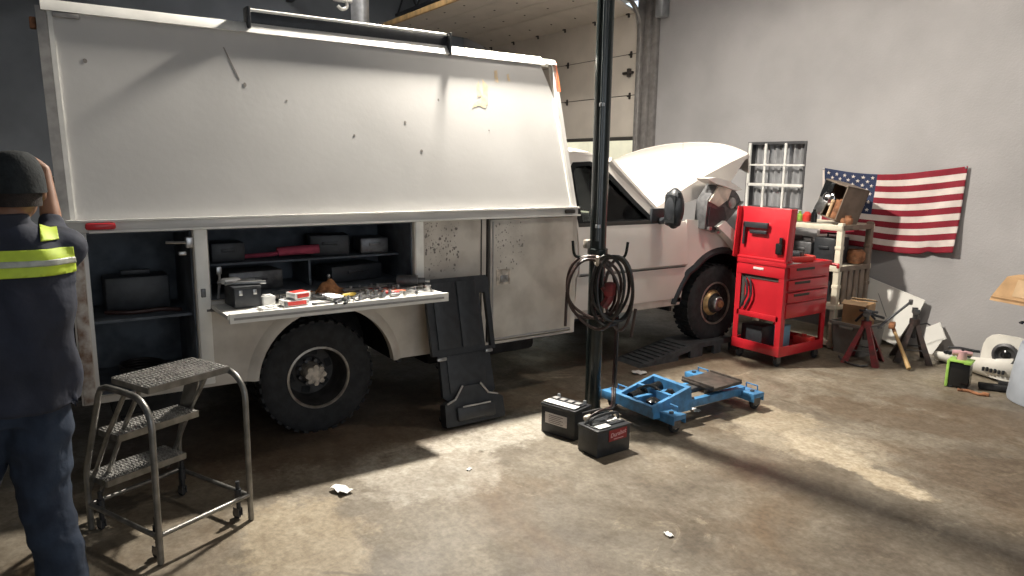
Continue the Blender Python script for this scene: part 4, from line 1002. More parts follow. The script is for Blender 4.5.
# ================================================================ red tool cart
C = thing('tool_cart', 'bright red wheeled tool cart with drawers and raised lid near the wall', 'tool cart', (-3.975, 5.66, 0))
CO_ = (-3.975, 5.66, 0)
def cp(name, mb, m, parent=None, **k): return mb.build(name, m, parent or C, CO_, **k)
cx0, cx1, cy0, cy1 = -4.23, -3.72, 5.33, 5.99
m = MB()
for x, y, sx, sy in ((cx0, cy0, 1, 1), (cx1, cy0, -1, 1), (cx0, cy1, 1, -1), (cx1, cy1, -1, -1)):
    w = .055
    cp('leg_angle', MB().prism([(x, y), (x + sx * w, y), (x + sx * w, y + sy * .006), (x + sx * .006, y + sy * .006), (x + sx * .006, y + sy * w), (x, y + sy * w)], lambda a, b: (a, b, .10), (0, 0, .80)), M['red'])
m = MB().bx(cx0, cx1, cy0, cy1, .11, .12).bx(cx0 - .004, cx1 + .004, cy0 - .004, cy0 + .008, .10, .19, .003).bx(cx0 - .004, cx1 + .004, cy1 - .008, cy1 + .004, .10, .19, .003).bx(cx0 - .004, cx0 + .008, cy0, cy1, .10, .19, .003).bx(cx1 - .008, cx1 + .004, cy0, cy1, .10, .19, .003)
cp('bottom_tray', m, M['red'])
m = MB().bx(cx0 + .008, cx1 - .012, cy0 + .02, cy1 - .01, .44, .90).bx(cx0, cx1, cy0 - .003, cy0 + .02, .80, .905, .003).bx(cx0 + .03, cx1 - .03, cy0, cy0 + .012, .41, .46, .003)
body = cp('chest', m, M['red'])
cp('hose_slot', MB().bx(cx0 + .07, cx1 - .065, cy0 + .014, cy0 + .021, .765, .795).bx(cx0 + .05, cx0 + .09, cy0 + .014, cy0 + .021, .50, .79), M['gasket'], body)
cp('badge', MB().box((-3.99, cy0 - .004, .865), (.11, .004, .022), None, .002), M['label_grey'], body)
for z0, z1 in ((.80, .905), (.69, .785), (.585, .675)):
    d = cp('drawer', MB().box((cx1 + .002, 5.67, (z0 + z1) / 2), (.03, .58, z1 - z0), None, .004), M['red'])
    cp('drawer_pull', MB().box((cx1 + .020, 5.57 if z0 < .79 else 5.60, z1 - .025), (.012, .22 if z0 < .79 else .26, .022), None, .004), M['gasket'], d)
    cp('drawer_edge', MB().box((cx1 + .018, 5.67, z0 + .006), (.008, .57, .010), None, .002), M['red'], d)
cp('lower_panel', MB().box((cx1 + .0, 5.67, .51), (.02, .58, .13), None, .004), M['red'])
m = MB().bx(cx0, cx1 + .01, cy0, cy1 + .01, .905, .915).bx(cx0, cx1 + .015, cy0 - .01, cy0 + .005, .90, .945, .004).bx(cx1 + .005, cx1 + .018, cy0, cy1 + .01, .90, .93, .004).bx(cx0, cx0 + .01, cy0, cy1, .90, .93, .003).bx(cx0, cx1 + .01, cy1, cy1 + .012, .90, .93, .003)
cp('top_tray', m, M['red'])
cp('push_handle', MB().tube([(cx1 - .1, cy1 + .01, .90), (cx1 - .06, cy1 + .06, .89), (cx1 + .05, cy1 + .06, .885), (cx1 + .07, cy1 + .02, .87)], .014, 8), M['red'])
rl = Matrix.Rotation(R(-4), 3, 'X')
lid = cp('lid', MB().box((-3.965, cy0 + .035, 1.175), (.565, .03, .47), rl, .008), M['red'])
cp('lid_rim', MB().box((-3.965, cy0 + .012, .955), (.585, .05, .022), None, .006), M['red'], lid)
cp('lid_side', MB().box((-4.24, cy0 - .005, 1.18), (.014, .07, .46), rl, .003), M['red'], lid)
cp('lid_side', MB().box((-3.69, cy0 - .005, 1.18), (.014, .07, .46), rl, .003), M['red'], lid)
for x, y in ((cx0 + .05, cy0 + .05), (cx1 - .05, cy0 + .05), (cx0 + .05, cy1 - .05), (cx1 - .05, cy1 - .05)):
    f = cp('caster_fork', MB().bx(x - .02, x - .014, y - .02, y + .03, .03, .10).bx(x + .014, x + .02, y - .02, y + .03, .03, .10), M['darksteel'])
    cp('caster_wheel', MB().lathe([(.008, -.013), (.038, -.013), (.045, -.008), (.045, .008), (.038, .013), (.008, .013)], (x, y + .01, .045), 'X', 20, True), M['rubber'], f)
# hung on or lying in the cart
for dx, s_ in ((0, 1), (.045, .9)):
    o = MB().tube(smoothpath([(-4.13 + dx, cy0 - .008, .77), (-4.10 + dx, cy0 - .012, .72), (-4.09 + dx, cy0 - .012, .62), (-4.13 + dx, cy0 - .012, .53), (-4.15 + dx, cy0 - .01, .49)], 6), .009, 8).build('strap', M['blackplastic'])
    tag(o, ['black strap hanging nearest the left edge on the red cart end', 'second black strap hanging on the red cart end'][int(dx > 0)], 'strap')
# silhouettes on the raised lid are real tools hung there
def lying(name, label, cat, mb, m, loc, rz=0, group=None):
    return tag(put(mb.build(name, m, None), loc, rz), label, cat, group)
def put(o, loc, rz):
    c = Vector(o['_c']); rt = Matrix.Rotation(rz, 3, 'Z')
    o.location = Vector(loc) + rt @ c; o.rotation_euler = (0, 0, rz); return o
Tl = thing('level', 'dark straight tool hung across the inside of the red lid', 'tool', (-4.06, cy0 - .002, 1.24))
MB().box((-4.05, cy0 - .004, 1.25), (.26, .022, .05), None, .004).build('bar', M['blackplastic'], Tl, (-4.06, cy0 - .002, 1.24))
MB().box((-4.17, cy0 - .004, 1.17), (.022, .022, .20), None, .004).build('arm', M['blackplastic'], Tl, (-4.06, cy0 - .002, 1.24))
MB().box((-4.02, cy0 - .004, 1.19), (.18, .02, .03), None, .004).build('bar', M['blackplastic'], Tl, (-4.06, cy0 - .002, 1.24))
m = MB().box((-3.79, cy0 - .004, 1.06), (.07, .03, .10), None, .012).box((-3.775, cy0 - .004, 1.13), (.03, .025, .06), None, .006)
tag(m.build('clip_lamp', M['blackgloss']), 'small black clip-on gadget low on the right of the red lid', 'gadget')
ZT = .916
ct = 'tools on top of the red cart'
m = MB().box((0, 0, .03), (.20, .05, .055), None, .015).box((.10, .03, .03), (.05, .10, .05), None, .012).cyl((-.1, 0, .03), (-.15, 0, .03), .018, None, 10)
lying('impact_wrench', 'red power tool lying on the near right of the cart top', 'power tool', m, M['redplastic'], (-3.80, 5.66, ZT), 1.2)
m = MB().box((0, 0, .025), (.15, .045, .045), None, .012).box((-.07, .04, .025), (.045, .09, .04), None, .01)
lying('impact_wrench', 'red power tool at the far end of the cart top', 'power tool', m, M['redplastic'], (-3.90, 5.93, ZT), 2.9)
lying('paint_scraper', 'white blade shaped item on the cart top beside the red tools', 'tool', MB().box((0, 0, .008), (.14, .035, .014), None, .004), M['paper'], (-3.76, 5.50, ZT), .9)
m = MB().box((0, 0, .05), (.16, .13, .10), None, .02).cyl((0, 0, .1), (0, 0, .14), .03, None, 12)
lying('air_tool', 'black lump of tooling at the back of the cart top', 'tool', m, M['blackplastic'], (-4.02, 5.62, ZT), .4)
m = MB().box((0, 0, .04), (.22, .10, .08), None, .015)
lying('socket_case', 'black socket case lying behind the red power tools on the cart', 'case', m, M['blackplastic'], (-4.03, 5.84, ZT), .2)
for k, (x, y, a) in enumerate(((-3.80, 5.42, .3), (-3.86, 5.48, .8), (-3.92, 5.42, -.3))):
    m = MB().cyl((-.08, 0, .008), (.08, 0, .008), .007, None, 8).box((.08, 0, .009), (.03, .025, .016), None, .004)
    lying('spanner', 'small steel tool lying beside the raised lid on the cart', 'tool', m, M['chrome_worn'], (x, y, ZT), a, ct)
lying('parts_box', 'light blue box on the cart bottom tray', 'box', MB().box((0, 0, .10), (.10, .12, .20), None, .006), M['cyanbox'], (-3.93, 5.66, .12), .1)
m = MB().box((0, 0, .045), (.16, .13, .09), None, .01).bx(-.02, .02, -.01, .01, .09, .11)
lying('tool_box', 'small red case in the far corner of the cart bottom tray', 'case', m, M['redplastic'], (-3.83, 5.86, .12), .15)
m = MB().box((0, 0, .10), (.24, .20, .20), None, .02)
lying('battery_charger', 'dark charger case in the near corner of the cart bottom tray', 'case', m, M['blackplastic'], (-4.09, 5.52, .12), 0)

# ================================================================ cream shelf unit and what it carries
SX0, SX1, SY0, SY1 = -4.80, -3.90, 6.42, 6.92
SH = thing('shelving_unit', 'cream plastic shelving unit against the wall behind the red cart', 'shelves', ((SX0 + SX1) / 2, (SY0 + SY1) / 2, 0))
SO = ((SX0 + SX1) / 2, (SY0 + SY1) / 2, 0)
def sp(name, mb, m, parent=None, **k): return mb.build(name, m, parent or SH, SO, **k)
for x, y, mm in ((SX0, SY0, 'shelf'), (SX1, SY0, 'shelf'), (SX0, SY1, 'shelf_brown'), (SX1, SY1, 'shelf_brown')):
    po = sp('shelf_post', MB().box((x, y, .62), (.062, .055, 1.24), None, .012), M[mm])
    for z in (.25, .62, 1.0): sp('post_collar', MB().box((x, y, z), (.068, .062, .035), None, .006), M[mm], po)
levels = (.06, .42, .80, 1.20)
for z in levels:
    b = sp('shelf_board', MB().bx(SX0 - .02, SX1 + .02, SY0 - .02, SY1 + .02, z - .012, z + .012, .006).bx(SX0 - .03, SX1 + .03, SY0 - .035, SY0 - .015, z - .035, z + .02, .006).bx(SX0 - .03, SX1 + .03, SY1 + .015, SY1 + .035, z - .035, z + .02, .006), M['shelf'])
    sp('board_edge', MB().bx(SX1 + .018, SX1 + .034, SY0 - .01, SY1 + .01, z - .032, z + .018, .005), M['shelf_brown' if z > .5 else 'shelf'], b)
m = MB()
for k in range(4): m.bx(SX1 + .014, SX1 + .03, SY0 + .06 + k * .10, SY0 + .13 + k * .10, .44, .77, .004)
sp('side_slats', m, M['shelf_brown'])
# top of the shelf
ZS = 1.222
t = thing('work_lamp_box', 'dark open box tilted on the shelf top with a silver lamp inside', 'box', (-4.13, 6.66, ZS + .036))
t.rotation_euler = (R(-10), R(12), R(-20))
m = MB()
w, d, h = .17, .13, .17
m.rings([[V(-w, -d, 0), V(w, -d, 0), V(w, d, 0), V(-w, d, 0)], [V(-w, -d, .34), V(w, -d, .34), V(w, d, .34), V(-w, d, .34)]], cap=False)
m2 = MB().bx(-w, w, d - .012, d, .0, .36).bx(-w, w, -d, d, .0, .012).bx(-w, -w + .012, -d, d, 0, .36).bx(w - .012, w, -d, d, 0, .36).bx(-w, w, -d, d, .345, .36); m.bm.free()
m2.build('box_shell', M['shelf_brown'], t)
MB().bx(-w + .004, -.02, -d - .006, -d + .006, .17, .345, .004).build('box_front', M['blackgloss'], t)
MB().lathe([(.085, 0), (.07, .03), (.03, .05), (0, .055)], (-.07, -d + .03, .18), (V(1, 0, 0), V(0, 0, 1), V(0, -1, 0)), 24).build('lamp_reflector', M['chrome'], t)
MB().box((-.09, -d - .012, .09), (.13, .02, .15), Matrix.Rotation(R(12), 3, 'Y'), .008).build('lamp_panel', M['chrome_worn'], t)
MB().cyl((.06, -.05, .012), (.06, -.05, .20), .05, None, 16).box((.08, 0, .12), (.1, .12, .2), None, .02).build('motor', M['rust'], t)
MB().cyl((.02, -.11, .012), (.02, -.11, .16), .016, None, 10).sph((.02, -.11, .17), .022).build('bulb', M['card_pale'], t)
m = MB().lathe([(.0, 0), (.035, 0), (.045, .02), (.045, .07), (.02, .10), (0, .10)], (0, 0, 0), 'Z', 18)
lying('grease_pot', 'round red pot on the shelf top below the silver lamp', 'pot', m, M['redplastic'], (-4.33, 6.50, ZS))
m = MB().lathe([(0, 0), (.03, 0), (.032, .06), (.012, .08), (.012, .10), (0, .10)], (0, 0, 0), 'Z', 16)
lying('spray_bottle', 'small green bottle at the left end of the shelf top', 'bottle', m, M['green'], (-4.43, 6.52, ZS))
m = MB().sph((0, 0, .035), (.05, .04, .04), 12).sph((.03, .02, .03), (.04, .03, .03), 10)
lying('work_glove', 'crumpled pink glove at the far left of the shelf top', 'glove', m, M['label_text'], (-4.52, 6.60, ZS))
m = MB().lathe([(0, 0), (.03, 0), (.03, .09), (.014, .11), (.014, .13), (0, .13)], (0, 0, 0), 'Z', 16)
lying('oil_bottle', 'dark bottle standing between the red pot and the tilted box', 'bottle', m, M['blackgloss'], (-4.24, 6.48, ZS))
m = MB().box((0, 0, .03), (.10, .10, .06), None, .01).cyl((.01, 0, .06), (.01, 0, .085), .03, None, 14)
lying('spare_part', 'small brown machine part on the shelf top right of the tilted box', 'machine part', m, M['rust'], (-3.93, 6.55, ZS), .4)
# middle shelf clutter
ZM = .822
for i, (x, y, sx, sy, sz, mm, lab) in enumerate([(-4.62, 6.60, .22, .26, .24, 'blackplastic', 'black case at the left end of the middle shelf'), (-4.36, 6.58, .26, .24, .20, 'darksteel', 'dark metal case in the centre of the middle shelf'), (-4.10, 6.60, .22, .28, .26, 'blackplastic', 'tall black case at the right end of the middle shelf')]):
    m = MB().box((0, 0, sz / 2), (sx, sy, sz), None, .015).box((0, -sy / 2 - .006, sz * .62), (sx * .5, .014, .03), None, .005).tube([(-sx * .2, 0, sz), (-sx * .2, 0, sz + .035), (sx * .2, 0, sz + .035), (sx * .2, 0, sz)], .010, 8)
    lying('equipment_case', lab, 'case', m, M[mm], (x, y, ZM), .06 * (i - 1))
m = MB().lathe([(0, 0), (.07, 0), (.095, .05), (.09, .11), (.06, .14), (.055, .135), (.08, .10), (.0, .03)], (0, 0, 0), 'Z', 24)
lying('clay_bowl', 'round brown pot at the right front of the middle shelf', 'pot', m, M['rust'], (-3.955, 6.80, ZM))
for i, (x, sx, sz, mm, lab) in enumerate([(-4.55, .28, .26, 'card', 'cardboard box at the left of the low shelf'), (-4.18, .30, .30, 'blackplastic', 'black crate at the right of the low shelf')]):
    m = MB().box((0, 0, sz / 2), (sx, .30, sz), None, .008).box((0, 0, sz), (sx * 1.02, .31, .02), None, .005)
    lying('storage_box', lab, 'box', m, M[mm], (x, 6.66, .442), .03)

# ================================================================ flag
F = MB()
FX0, FX1, FZ0, FZ1 = -4.59, -3.17, .93, 1.79
def fpt(u, v, off=0):
    """u from hoist to fly, v from bottom to top"""
    x = FX0 + u * (FX1 - FX0) + .02 * (1 - v) * u * -1
    top = 1.765 - .075 * math.sin(u * PI) * (1 - u) ** .3 + .03 * u ** 3
    bot = .915 + .06 * u + .025 * math.sin(u * 7)
    z = bot + (top - bot) * v + .022 * max(0, 1 - abs(u - .83) / .05) * (1 - v) ** 12
    y = 7.155 + .018 * math.sin(u * 11 + v * 4) + .010 * math.sin(u * 23 - v * 7) - .015 * (1 - v) + off
    return V(x, y, z)
nu, nv = 80, 52
grid = [[F.bm.verts.new(fpt(i / nu, j / nv)) for j in range(nv + 1)] for i in range(nu + 1)]
for i in range(nu):
    for j in range(nv):
        f = F.bm.faces.new((grid[i][j], grid[i + 1][j], grid[i + 1][j + 1], grid[i][j + 1]))
        stripe = int(j / 4)
        f.material_index = 2 if (i < 32 and stripe >= 6) else (0 if stripe % 2 == 0 else 1)
F.mi = 1
for r in range(9):
    for c in range(6 if r % 2 == 0 else 5):
        u0 = .4 * ((2 * c + 1 + (r % 2)) / 12); v0 = 6 / 13 + (7 / 13) * (r + 1) / 10
        ps = []
        for k in range(10):
            a = PI / 2 + k * PI / 5; q = .0185 if k % 2 == 0 else .0078
            ps.append(fpt(u0 + q * math.cos(a) / 1.42 * 1.25, v0 + q * math.sin(a) / .85 * 1.25, -.0035))
        cc = F.bm.verts.new(fpt(u0, v0, -.0045)); vs = [F.bm.verts.new(p) for p in ps]
        for k in range(10):
            f = F.bm.faces.new((cc, vs[k], vs[(k + 1) % 10])); f.material_index = 1
fl = thing('american_flag', 'stars and stripes flag pinned flat on the grey wall', 'flag', (-3.88, 7.17, .93))
fc = F.build('flag_cloth', [M['flagred'], M['flagwhite'], M['navy']], fl, (-3.88, 7.17, .93), smooth=80, flipfix=False)
md = fc.modifiers.new('thickness', 'SOLIDIFY'); md.thickness = .002; md.offset = 0
MB().grid(lambda u, v: fpt(-.018 + .02 * u, v * .99 + .005, -.001), 1, 12, (0, .003, 0)).build('flag_hem', M['flagwhite'], fl, (-3.88, 7.17, .93))
for i, (u, v) in enumerate(((-.008, .985), (.99, .985))):
    MB().lathe([(.009, -.0), (.010, -.004), (.004, -.008), (0, -.008)], fpt(u, v, -.004), (V(1, 0, 0), V(0, 0, 1), V(0, 1, 0)), 10).build('wall_pin', M['galv'], fl, (-3.88, 7.17, .93))

# ================================================================ boards against the wall
bm_ = MB().prism([(-4.06, .66), (-3.39, .50), (-3.51, .0), (-4.18, .165)], lambda a, b: (a, 7.02 + b * .20, b), (0, .012, 0))
t = thing('leaning_board', 'large white panel leaning askew on the wall behind the jack stands', 'panel', (-3.78, 7.08, 0))
pn = bm_.build('board', M['board'], t, (-3.78, 7.08, 0))
MB().prism([(-3.86, .50), (-3.85, .495), (-3.72, .28), (-3.73, .28)], lambda a, b: (a, 7.018 + b * .20, b), (0, .003, 0)).build('crease', M['greytrim'], pn, (-3.78, 7.08, 0))
bm_ = MB().prism([(-3.35, .24), (-3.24, .31), (-3.15, .17), (-3.30, .07), (-3.34, .09)], lambda a, b: (a, 7.06 + b * .25, b), (0, .01, 0)).prism([(-3.33, .08), (-3.17, .175), (-3.24, .0), (-3.30, .0)], lambda a, b: (a, 7.06 + b * .25, b), (0, .01, 0))
tag(bm_.build('white_offcut', M['board']), 'small white square panel leaning at the foot of the wall', 'panel')

# ================================================================ grey tub with a carton in it
t = thing('storage_tub', 'grey translucent plastic tub on the floor beside the cream shelves', 'tub', (-3.685, 6.50, 0))
o = (-3.685, 6.50, 0)
def rr_(x, y, z, r=.03):
    pts = []
    for cxx, cyy, a in ((x - r, y - r, 0), (-x + r, y - r, PI / 2), (-x + r, -y + r, PI), (x - r, -y + r, 1.5 * PI)):
        for k in range(4):
            an = a + PI / 2 * k / 3; pts.append(V(o[0] + cxx + r * math.cos(an), o[1] + cyy + r * math.sin(an), z))
    return pts
m = MB().rings([rr_(.145, .17, 0), rr_(.17, .20, .30), rr_(.164, .194, .30), rr_(.14, .165, .012)]); m.build('tub_body', M['tub'], t, o)
m = MB().rings([rr_(.168, .198, .285), rr_(.182, .212, .285), rr_(.182, .212, .31), rr_(.164, .194, .31)], loop=True); m.build('tub_rim', M['tub'], t, o)
MB().box((o[0] + .0, o[1] - .203, .265), (.14, .03, .03), None, .01).build('tub_handle', M['tub'], t, o)
t = thing('carton', 'open brown carton sitting in the grey plastic tub', 'carton', (-3.68, 6.48, .014), R(12))
m = MB().bx(-.11, .11, -.105, -.10, 0, .48).bx(-.11, .11, .10, .105, 0, .48).bx(-.115, -.11, -.10, .10, 0, .48).bx(.11, .115, -.10, .10, 0, .48).bx(-.11, .11, -.10, .10, 0, .006)
m.build('box_body', M['card'], t)
for y, a in ((-.105, 25), (.105, -20)):
    MB().box((0, y + (-.03 if y < 0 else .03), .49), (.22, .07, .004), Matrix.Rotation(R(a), 3, 'X')).build('flap', M['card_pale'], t)
MB().bx(-.1165, -.1152, -.06, .06, .30, .46).build('paper_label', M['paper'], t)

# ================================================================ jack stands and floor clutter by the wall
def jack_stand(label, x, y, rz, mm, h):
    t = thing('jack_stand', label, 'jack stand', (x, y, 0), rz)
    w = .16
    for sx in (-1, 1):
        for sy in (-1, 1):
            a0 = V(sx * w, sy * w, 0); a1 = V(sx * .035, sy * .035, h * .82)
            px, py = V(-sx * .058, 0, 0), V(0, -sy * .058, 0)
            MB().rings([[a0, a0 + px, a0 + px + V(0, sy * -.006, 0), a0 + V(-sx * .006, -sy * .006, 0), a0 + V(-sx * .006, 0, 0) + py, a0 + py],
                        [a1, a1 + px * .6, a1 + px * .6 + V(0, sy * -.006, 0), a1 + V(-sx * .006, -sy * .006, 0), a1 + V(-sx * .006, 0, 0) + py * .6, a1 + py * .6]]).build('leg', M[mm], t)
    q = w * .66
    m = MB().tube([(-q, -q, h * .28), (q, -q, h * .28), (q, q, h * .28), (-q, q, h * .28)], .006, 6, loop=True); m.build('brace_ring', M['darksteel'], t)
    m = MB().lathe([(.03, 0), (.045, 0), (.045, .06), (.03, .06)], (0, 0, h * .78), 'Z', 16, True); m.build('collar', M[mm], t)
    m = MB().cyl((0, 0, h * .5), (0, 0, h * 1.04), .022, None, 12).box((0, 0, h * 1.05), (.05, .12, .018), None, .004).box((0, -.055, h * 1.09), (.05, .014, .05), None, .004).box((0, .055, h * 1.09), (.05, .014, .05), None, .004)
    m.build('saddle', M['darksteel'], t)
    MB().tube([(.03, 0, h * .80), (.10, .01, h * .84), (.13, .015, h * .80)], .008, 6).build('release_lever', M['darksteel'], t)
    return t
jack_stand('worn red jack stand in front of the grey tub', -3.45, 6.22, R(20), 'darkred', .42)
jack_stand('dark brown jack stand in front of the leaning white panel', -3.24, 6.66, R(35), 'jackbrown', .43)
m = MB().tube(smoothpath([(-3.66, 6.18, .012), (-3.50, 6.03, .012), (-3.36, 6.02, .012), (-3.33, 6.10, .012)], 5), .009, 8)
tag(m.build('pry_bar', M['darksteel']), 'dark bent steel rod on the floor before the red jack stand', 'rod')
t = thing('sledge_hammer', 'hammer with yellow wooden handle propped against the dark jack stand', 'hammer', (-3.06, 6.28, .015))
MB().tube([(-3.06, 6.28, .022), (-3.14, 6.335, .11), (-3.30, 6.445, .28)], [.020, .017, .014], 10).build('handle', M['wood_lit_tan'], t, (-3.06, 6.28, .015))
MB().tube([(-3.30, 6.445, .28), (-3.345, 6.476, .33)], .016, 8).box((-3.35, 6.48, .335), (.05, .13, .05), rotz(.4), .008).build('hammer_head', M['rust'], t, (-3.06, 6.28, .015))
m = MB().tube([(-3.44, 6.40, .30), (-3.30, 6.60, .52), (-3.285, 6.62, .545)], .012, 8).box((-3.28, 6.63, .55), (.03, .03, .05), None, .006)
t = thing('breaker_bar', 'grey steel bar leaning up across the dark jack stand top', 'bar', (-3.44, 6.40, .3)); m.build('bar', M['darksteel'], t, (-3.44, 6.40, .3))
m = MB().tube(smoothpath([(-3.62, 6.34, .34), (-3.52, 6.32, .44), (-3.44, 6.36, .42), (-3.40, 6.42, .40)], 5), .012, 8).box((-3.50, 6.33, .455), (.16, .03, .022), rotz(.3), .005).tube([(-3.55, 6.36, .47), (-3.42, 6.30, .40)], .010, 6)
tag(m.build('wiper_arms', M['blackplastic']), 'black tangled rods resting on top of the red jack stand', 'rods')

# white bumper skin, headlamp, green pump unit
t = thing('bumper_cover', 'long white plastic bumper cover lying along the foot of the wall', 'bumper', (-2.9, 6.7, 0))
o = (-2.9, 6.7, 0)
def bump(u, v):
    x = -3.09 + u * .74; y = 6.80 - .22 * math.sin(u * PI * .62) ** 2
    hgt = .10 + .13 * u ** 1.3
    a = v * PI * .72
    return V(x, y + .10 - .12 * math.sin(a) - .02 * v, .004 + hgt * (1 - math.cos(a)) * .62)
MB().grid(bump, 22, 8, (0, .014, 0)).build('bumper_skin', M['bumper'], t, o)
m = MB()
for k in range(7):
    p = bump(.14 + k * .055, .97); m.box(p + V(0, -.004, .012), (.030, .03, .03), rotz(-.3), .004)
m.build('grille_slots', M['blackplastic'], t, o)
t = thing('fender_corner', 'white plastic corner with round lamp opening propped at the wall', 'bumper', (-2.47, 6.62, 0))
o = (-2.47, 6.62, 0)
n = 28
def outl(r, k):
    a = 2 * PI * k / n; c, s = math.cos(a), math.sin(a)
    q = (abs(c) ** 3.2 + abs(s) ** 3.2) ** (-1 / 3.2)
    return (-2.46 + .19 * c * q * r, .215 + .185 * s * q * r)
out = [outl(1, k) for k in range(n)]; inn = [(-2.45 + .085 * math.cos(2 * PI * k / n), .245 + .085 * math.sin(2 * PI * k / n)) for k in range(n)]
MB().ringplate(out, inn, lambda a, b: (a, 6.56 + .16 * b + .18 * abs(a + 2.46), b), (0, .03, 0)).build('corner_skin', M['bumper'], t, o)
MB().lathe([(.098, .0), (.10, -.022), (.078, -.03), (.062, -.008), (.045, .02), (.02, .03), (0, .03)], (-2.45, 6.595, .245), (V(1, 0, 0), V(0, 0, 1), V(0, 1, 0)), 28).build('lamp_ring', M['darksteel'], t, o)
MB().lathe([(.040, .02), (.036, -.012), (.02, -.022), (0, -.024)], (-2.45, 6.595, .245), (V(1, 0, 0), V(0, 0, 1), V(0, 1, 0)), 20).build('lamp_centre', M['blackgloss'], t, o)
m = MB()
for k in range(6): m.box((-2.585 + k * .03, 6.545, .10 + .004 * (k % 2)), (.016, .02, .035), None, .003)
m.build('clips', M['blackplastic'], t, o)
t = thing('pump_unit', 'lime green framed black box on the floor before the white bumper', 'pump', (-2.60, 6.17, 0), R(14))
MB().box((0, 0, .115), (.15, .13, .20), None, .008).build('case', M['blackgloss'], t)
m = MB().box((-.079, 0, .115), (.022, .15, .22), None, .006).box((0, 0, .225), (.17, .15, .016), None, .005).box((.055, -.066, .22), (.05, .02, .02), None, .004)
m.build('frame', M['green'], t)
for x in (-.05, .05): MB().box((x, 0, .008), (.03, .13, .016), None, .004).build('foot', M['blackplastic'], t)
t = thing('valve_fitting', 'rusty pink valve fitting resting on the lime green framed box', 'valve', (-2.60, 6.17, .233), R(30))
MB().cyl((0, 0, 0), (0, 0, .07), .035, None, 14).cyl((-.07, 0, .05), (.07, 0, .06), .022, None, 12).build('valve_body', M['label_text'], t)
MB().tube([(-.10, .02, .085), (-.02, .0, .095), (.09, -.02, .085)], .010, 8).box((.09, -.02, .085), (.05, .03, .02), None, .005).cyl((0, 0, .07), (0, 0, .10), .012, None, 10).build('valve_handle', M['blackplastic'], t)
m = MB().box((0, 0, .03), (.20, .07, .05), None, .012).cyl((-.1, 0, .04), (.12, .02, .03), .02, None, 10).box((.07, .03, .05), (.07, .05, .06), None, .01)
lying('starter_part', 'dark lump of machine parts on the floor right of the lime green box', 'machine part', m, M['chassis'], (-2.40, 6.30, 0), .5)
m = MB().tube(smoothpath([(-.10, 0, .012), (-.02, .03, .012), (.05, -.01, .012), (.10, .03, .014)], 5), .012, 8).box((.09, .02, .014), (.05, .03, .028), None, .005)
lying('scrap_fitting', 'dark metal scrap lying nearest on the floor before the lime green box', 'scrap', m, M['rust'], (-2.45, 6.06, 0), .2)
m = MB().tube(smoothpath([(-2.40, 6.95, .0), (-2.36, 7.02, .25), (-2.31, 7.12, .55), (-2.29, 7.16, .70)], 5), .008, 8)
tag(m.build('cable', M['greytrim']), 'thin grey cable rising up the wall behind the white corner', 'cable')

# bin with a carton at the right edge
t = thing('waste_drum', 'blue topped grey drum at the right edge of the view', 'drum', (-1.97, 6.36, 0))
o = (-1.97, 6.36, 0)
MB().lathe([(0, .004), (.33, .004), (.335, .02), (.315, .25), (.285, .44), (.28, .45), (0, .45)], o, 'Z', 36).build('drum_skirt', M['drum_grey'], t, o)
MB().lathe([(.262, .45), (.262, .55), (.270, .56), (.262, .57), (.262, .66), (.270, .67), (.262, .68), (.262, .735), (.27, .745), (.255, .75), (0, .75)], o, 'Z', 36).build('drum_body', M['drum'], t, o)
MB().tube([(-2.235, 6.30, .60), (-2.255, 6.28, .60), (-2.255, 6.24, .60), (-2.23, 6.22, .60)], .008, 6).build('drum_handle', M['blackplastic'], t, o)
t = thing('cardboard_box', 'brown cardboard box resting on the blue topped drum', 'box', (-2.10, 6.33, .752), R(-14))
m = MB().rings([[V(-.31, -.24, 0), V(.33, -.24, 0), V(.33, .24, 0), V(-.31, .24, 0)], [V(-.30, -.22, .05), V(.32, -.22, .05), V(.32, .22, .05), V(-.30, .22, .05)], [V(-.22, -.20, .20), V(.30, -.20, .20), V(.30, .20, .20), V(-.22, .20, .20)], [V(-.16, -.17, .22), V(.28, -.17, .22), V(.28, .17, .22), V(-.16, .17, .22)]])
m.build('box_body', M['card'], t)
MB().prism([(-.15, .055), (.28, .055), (.27, .185), (-.13, .185)], lambda a, b: (a, -.222 + (b - .05) * .133 - .002, b), (0, .002, 0)).build('print_patch', M['card_pale'], t)
MB().box((.0, -.232, .02), (.60, .006, .03), Matrix.Rotation(R(20), 3, 'X')).build('flap', M['card'], t)

# paper scrap and litter
random.seed(5)
m = MB().grid(lambda u, v: V((u - .5) * .11 + .02 * (v - .5), (v - .5) * .07 - .02 * u, .010 + .022 * abs(math.sin(u * 5 + v * 3)) * (1 - v * .5)), 6, 5, (0, 0, -.003))
lying('paper_scrap', 'crumpled white paper scrap on the concrete before the rear wheel', 'paper', m, M['paper'], (-3.47, 1.235, 0), .5)
for i, (x, y, s, lab) in enumerate([(-3.34, 3.85, .05, 'tiny white paper fleck right of the blue jack front arm'), (-4.24, 4.16, .08, 'pale crumpled scrap before the low end of the ramp'), (-3.34, 1.95, .022, 'tiny pale crumb on the concrete left of the left battery'), (-2.19, 2.39, .03, 'tiny pale crumb on the open concrete right of the batteries')]):
    m = MB().grid(lambda u, v: V((u - .5) * s * 1.5, (v - .5) * s, .004 + s * .25 * abs(math.sin(u * 4 + v * 5 + i))), 4, 4, (0, 0, -.003))
    lying('litter', lab, 'litter', m, M['paper'], (x, y, 0), i)

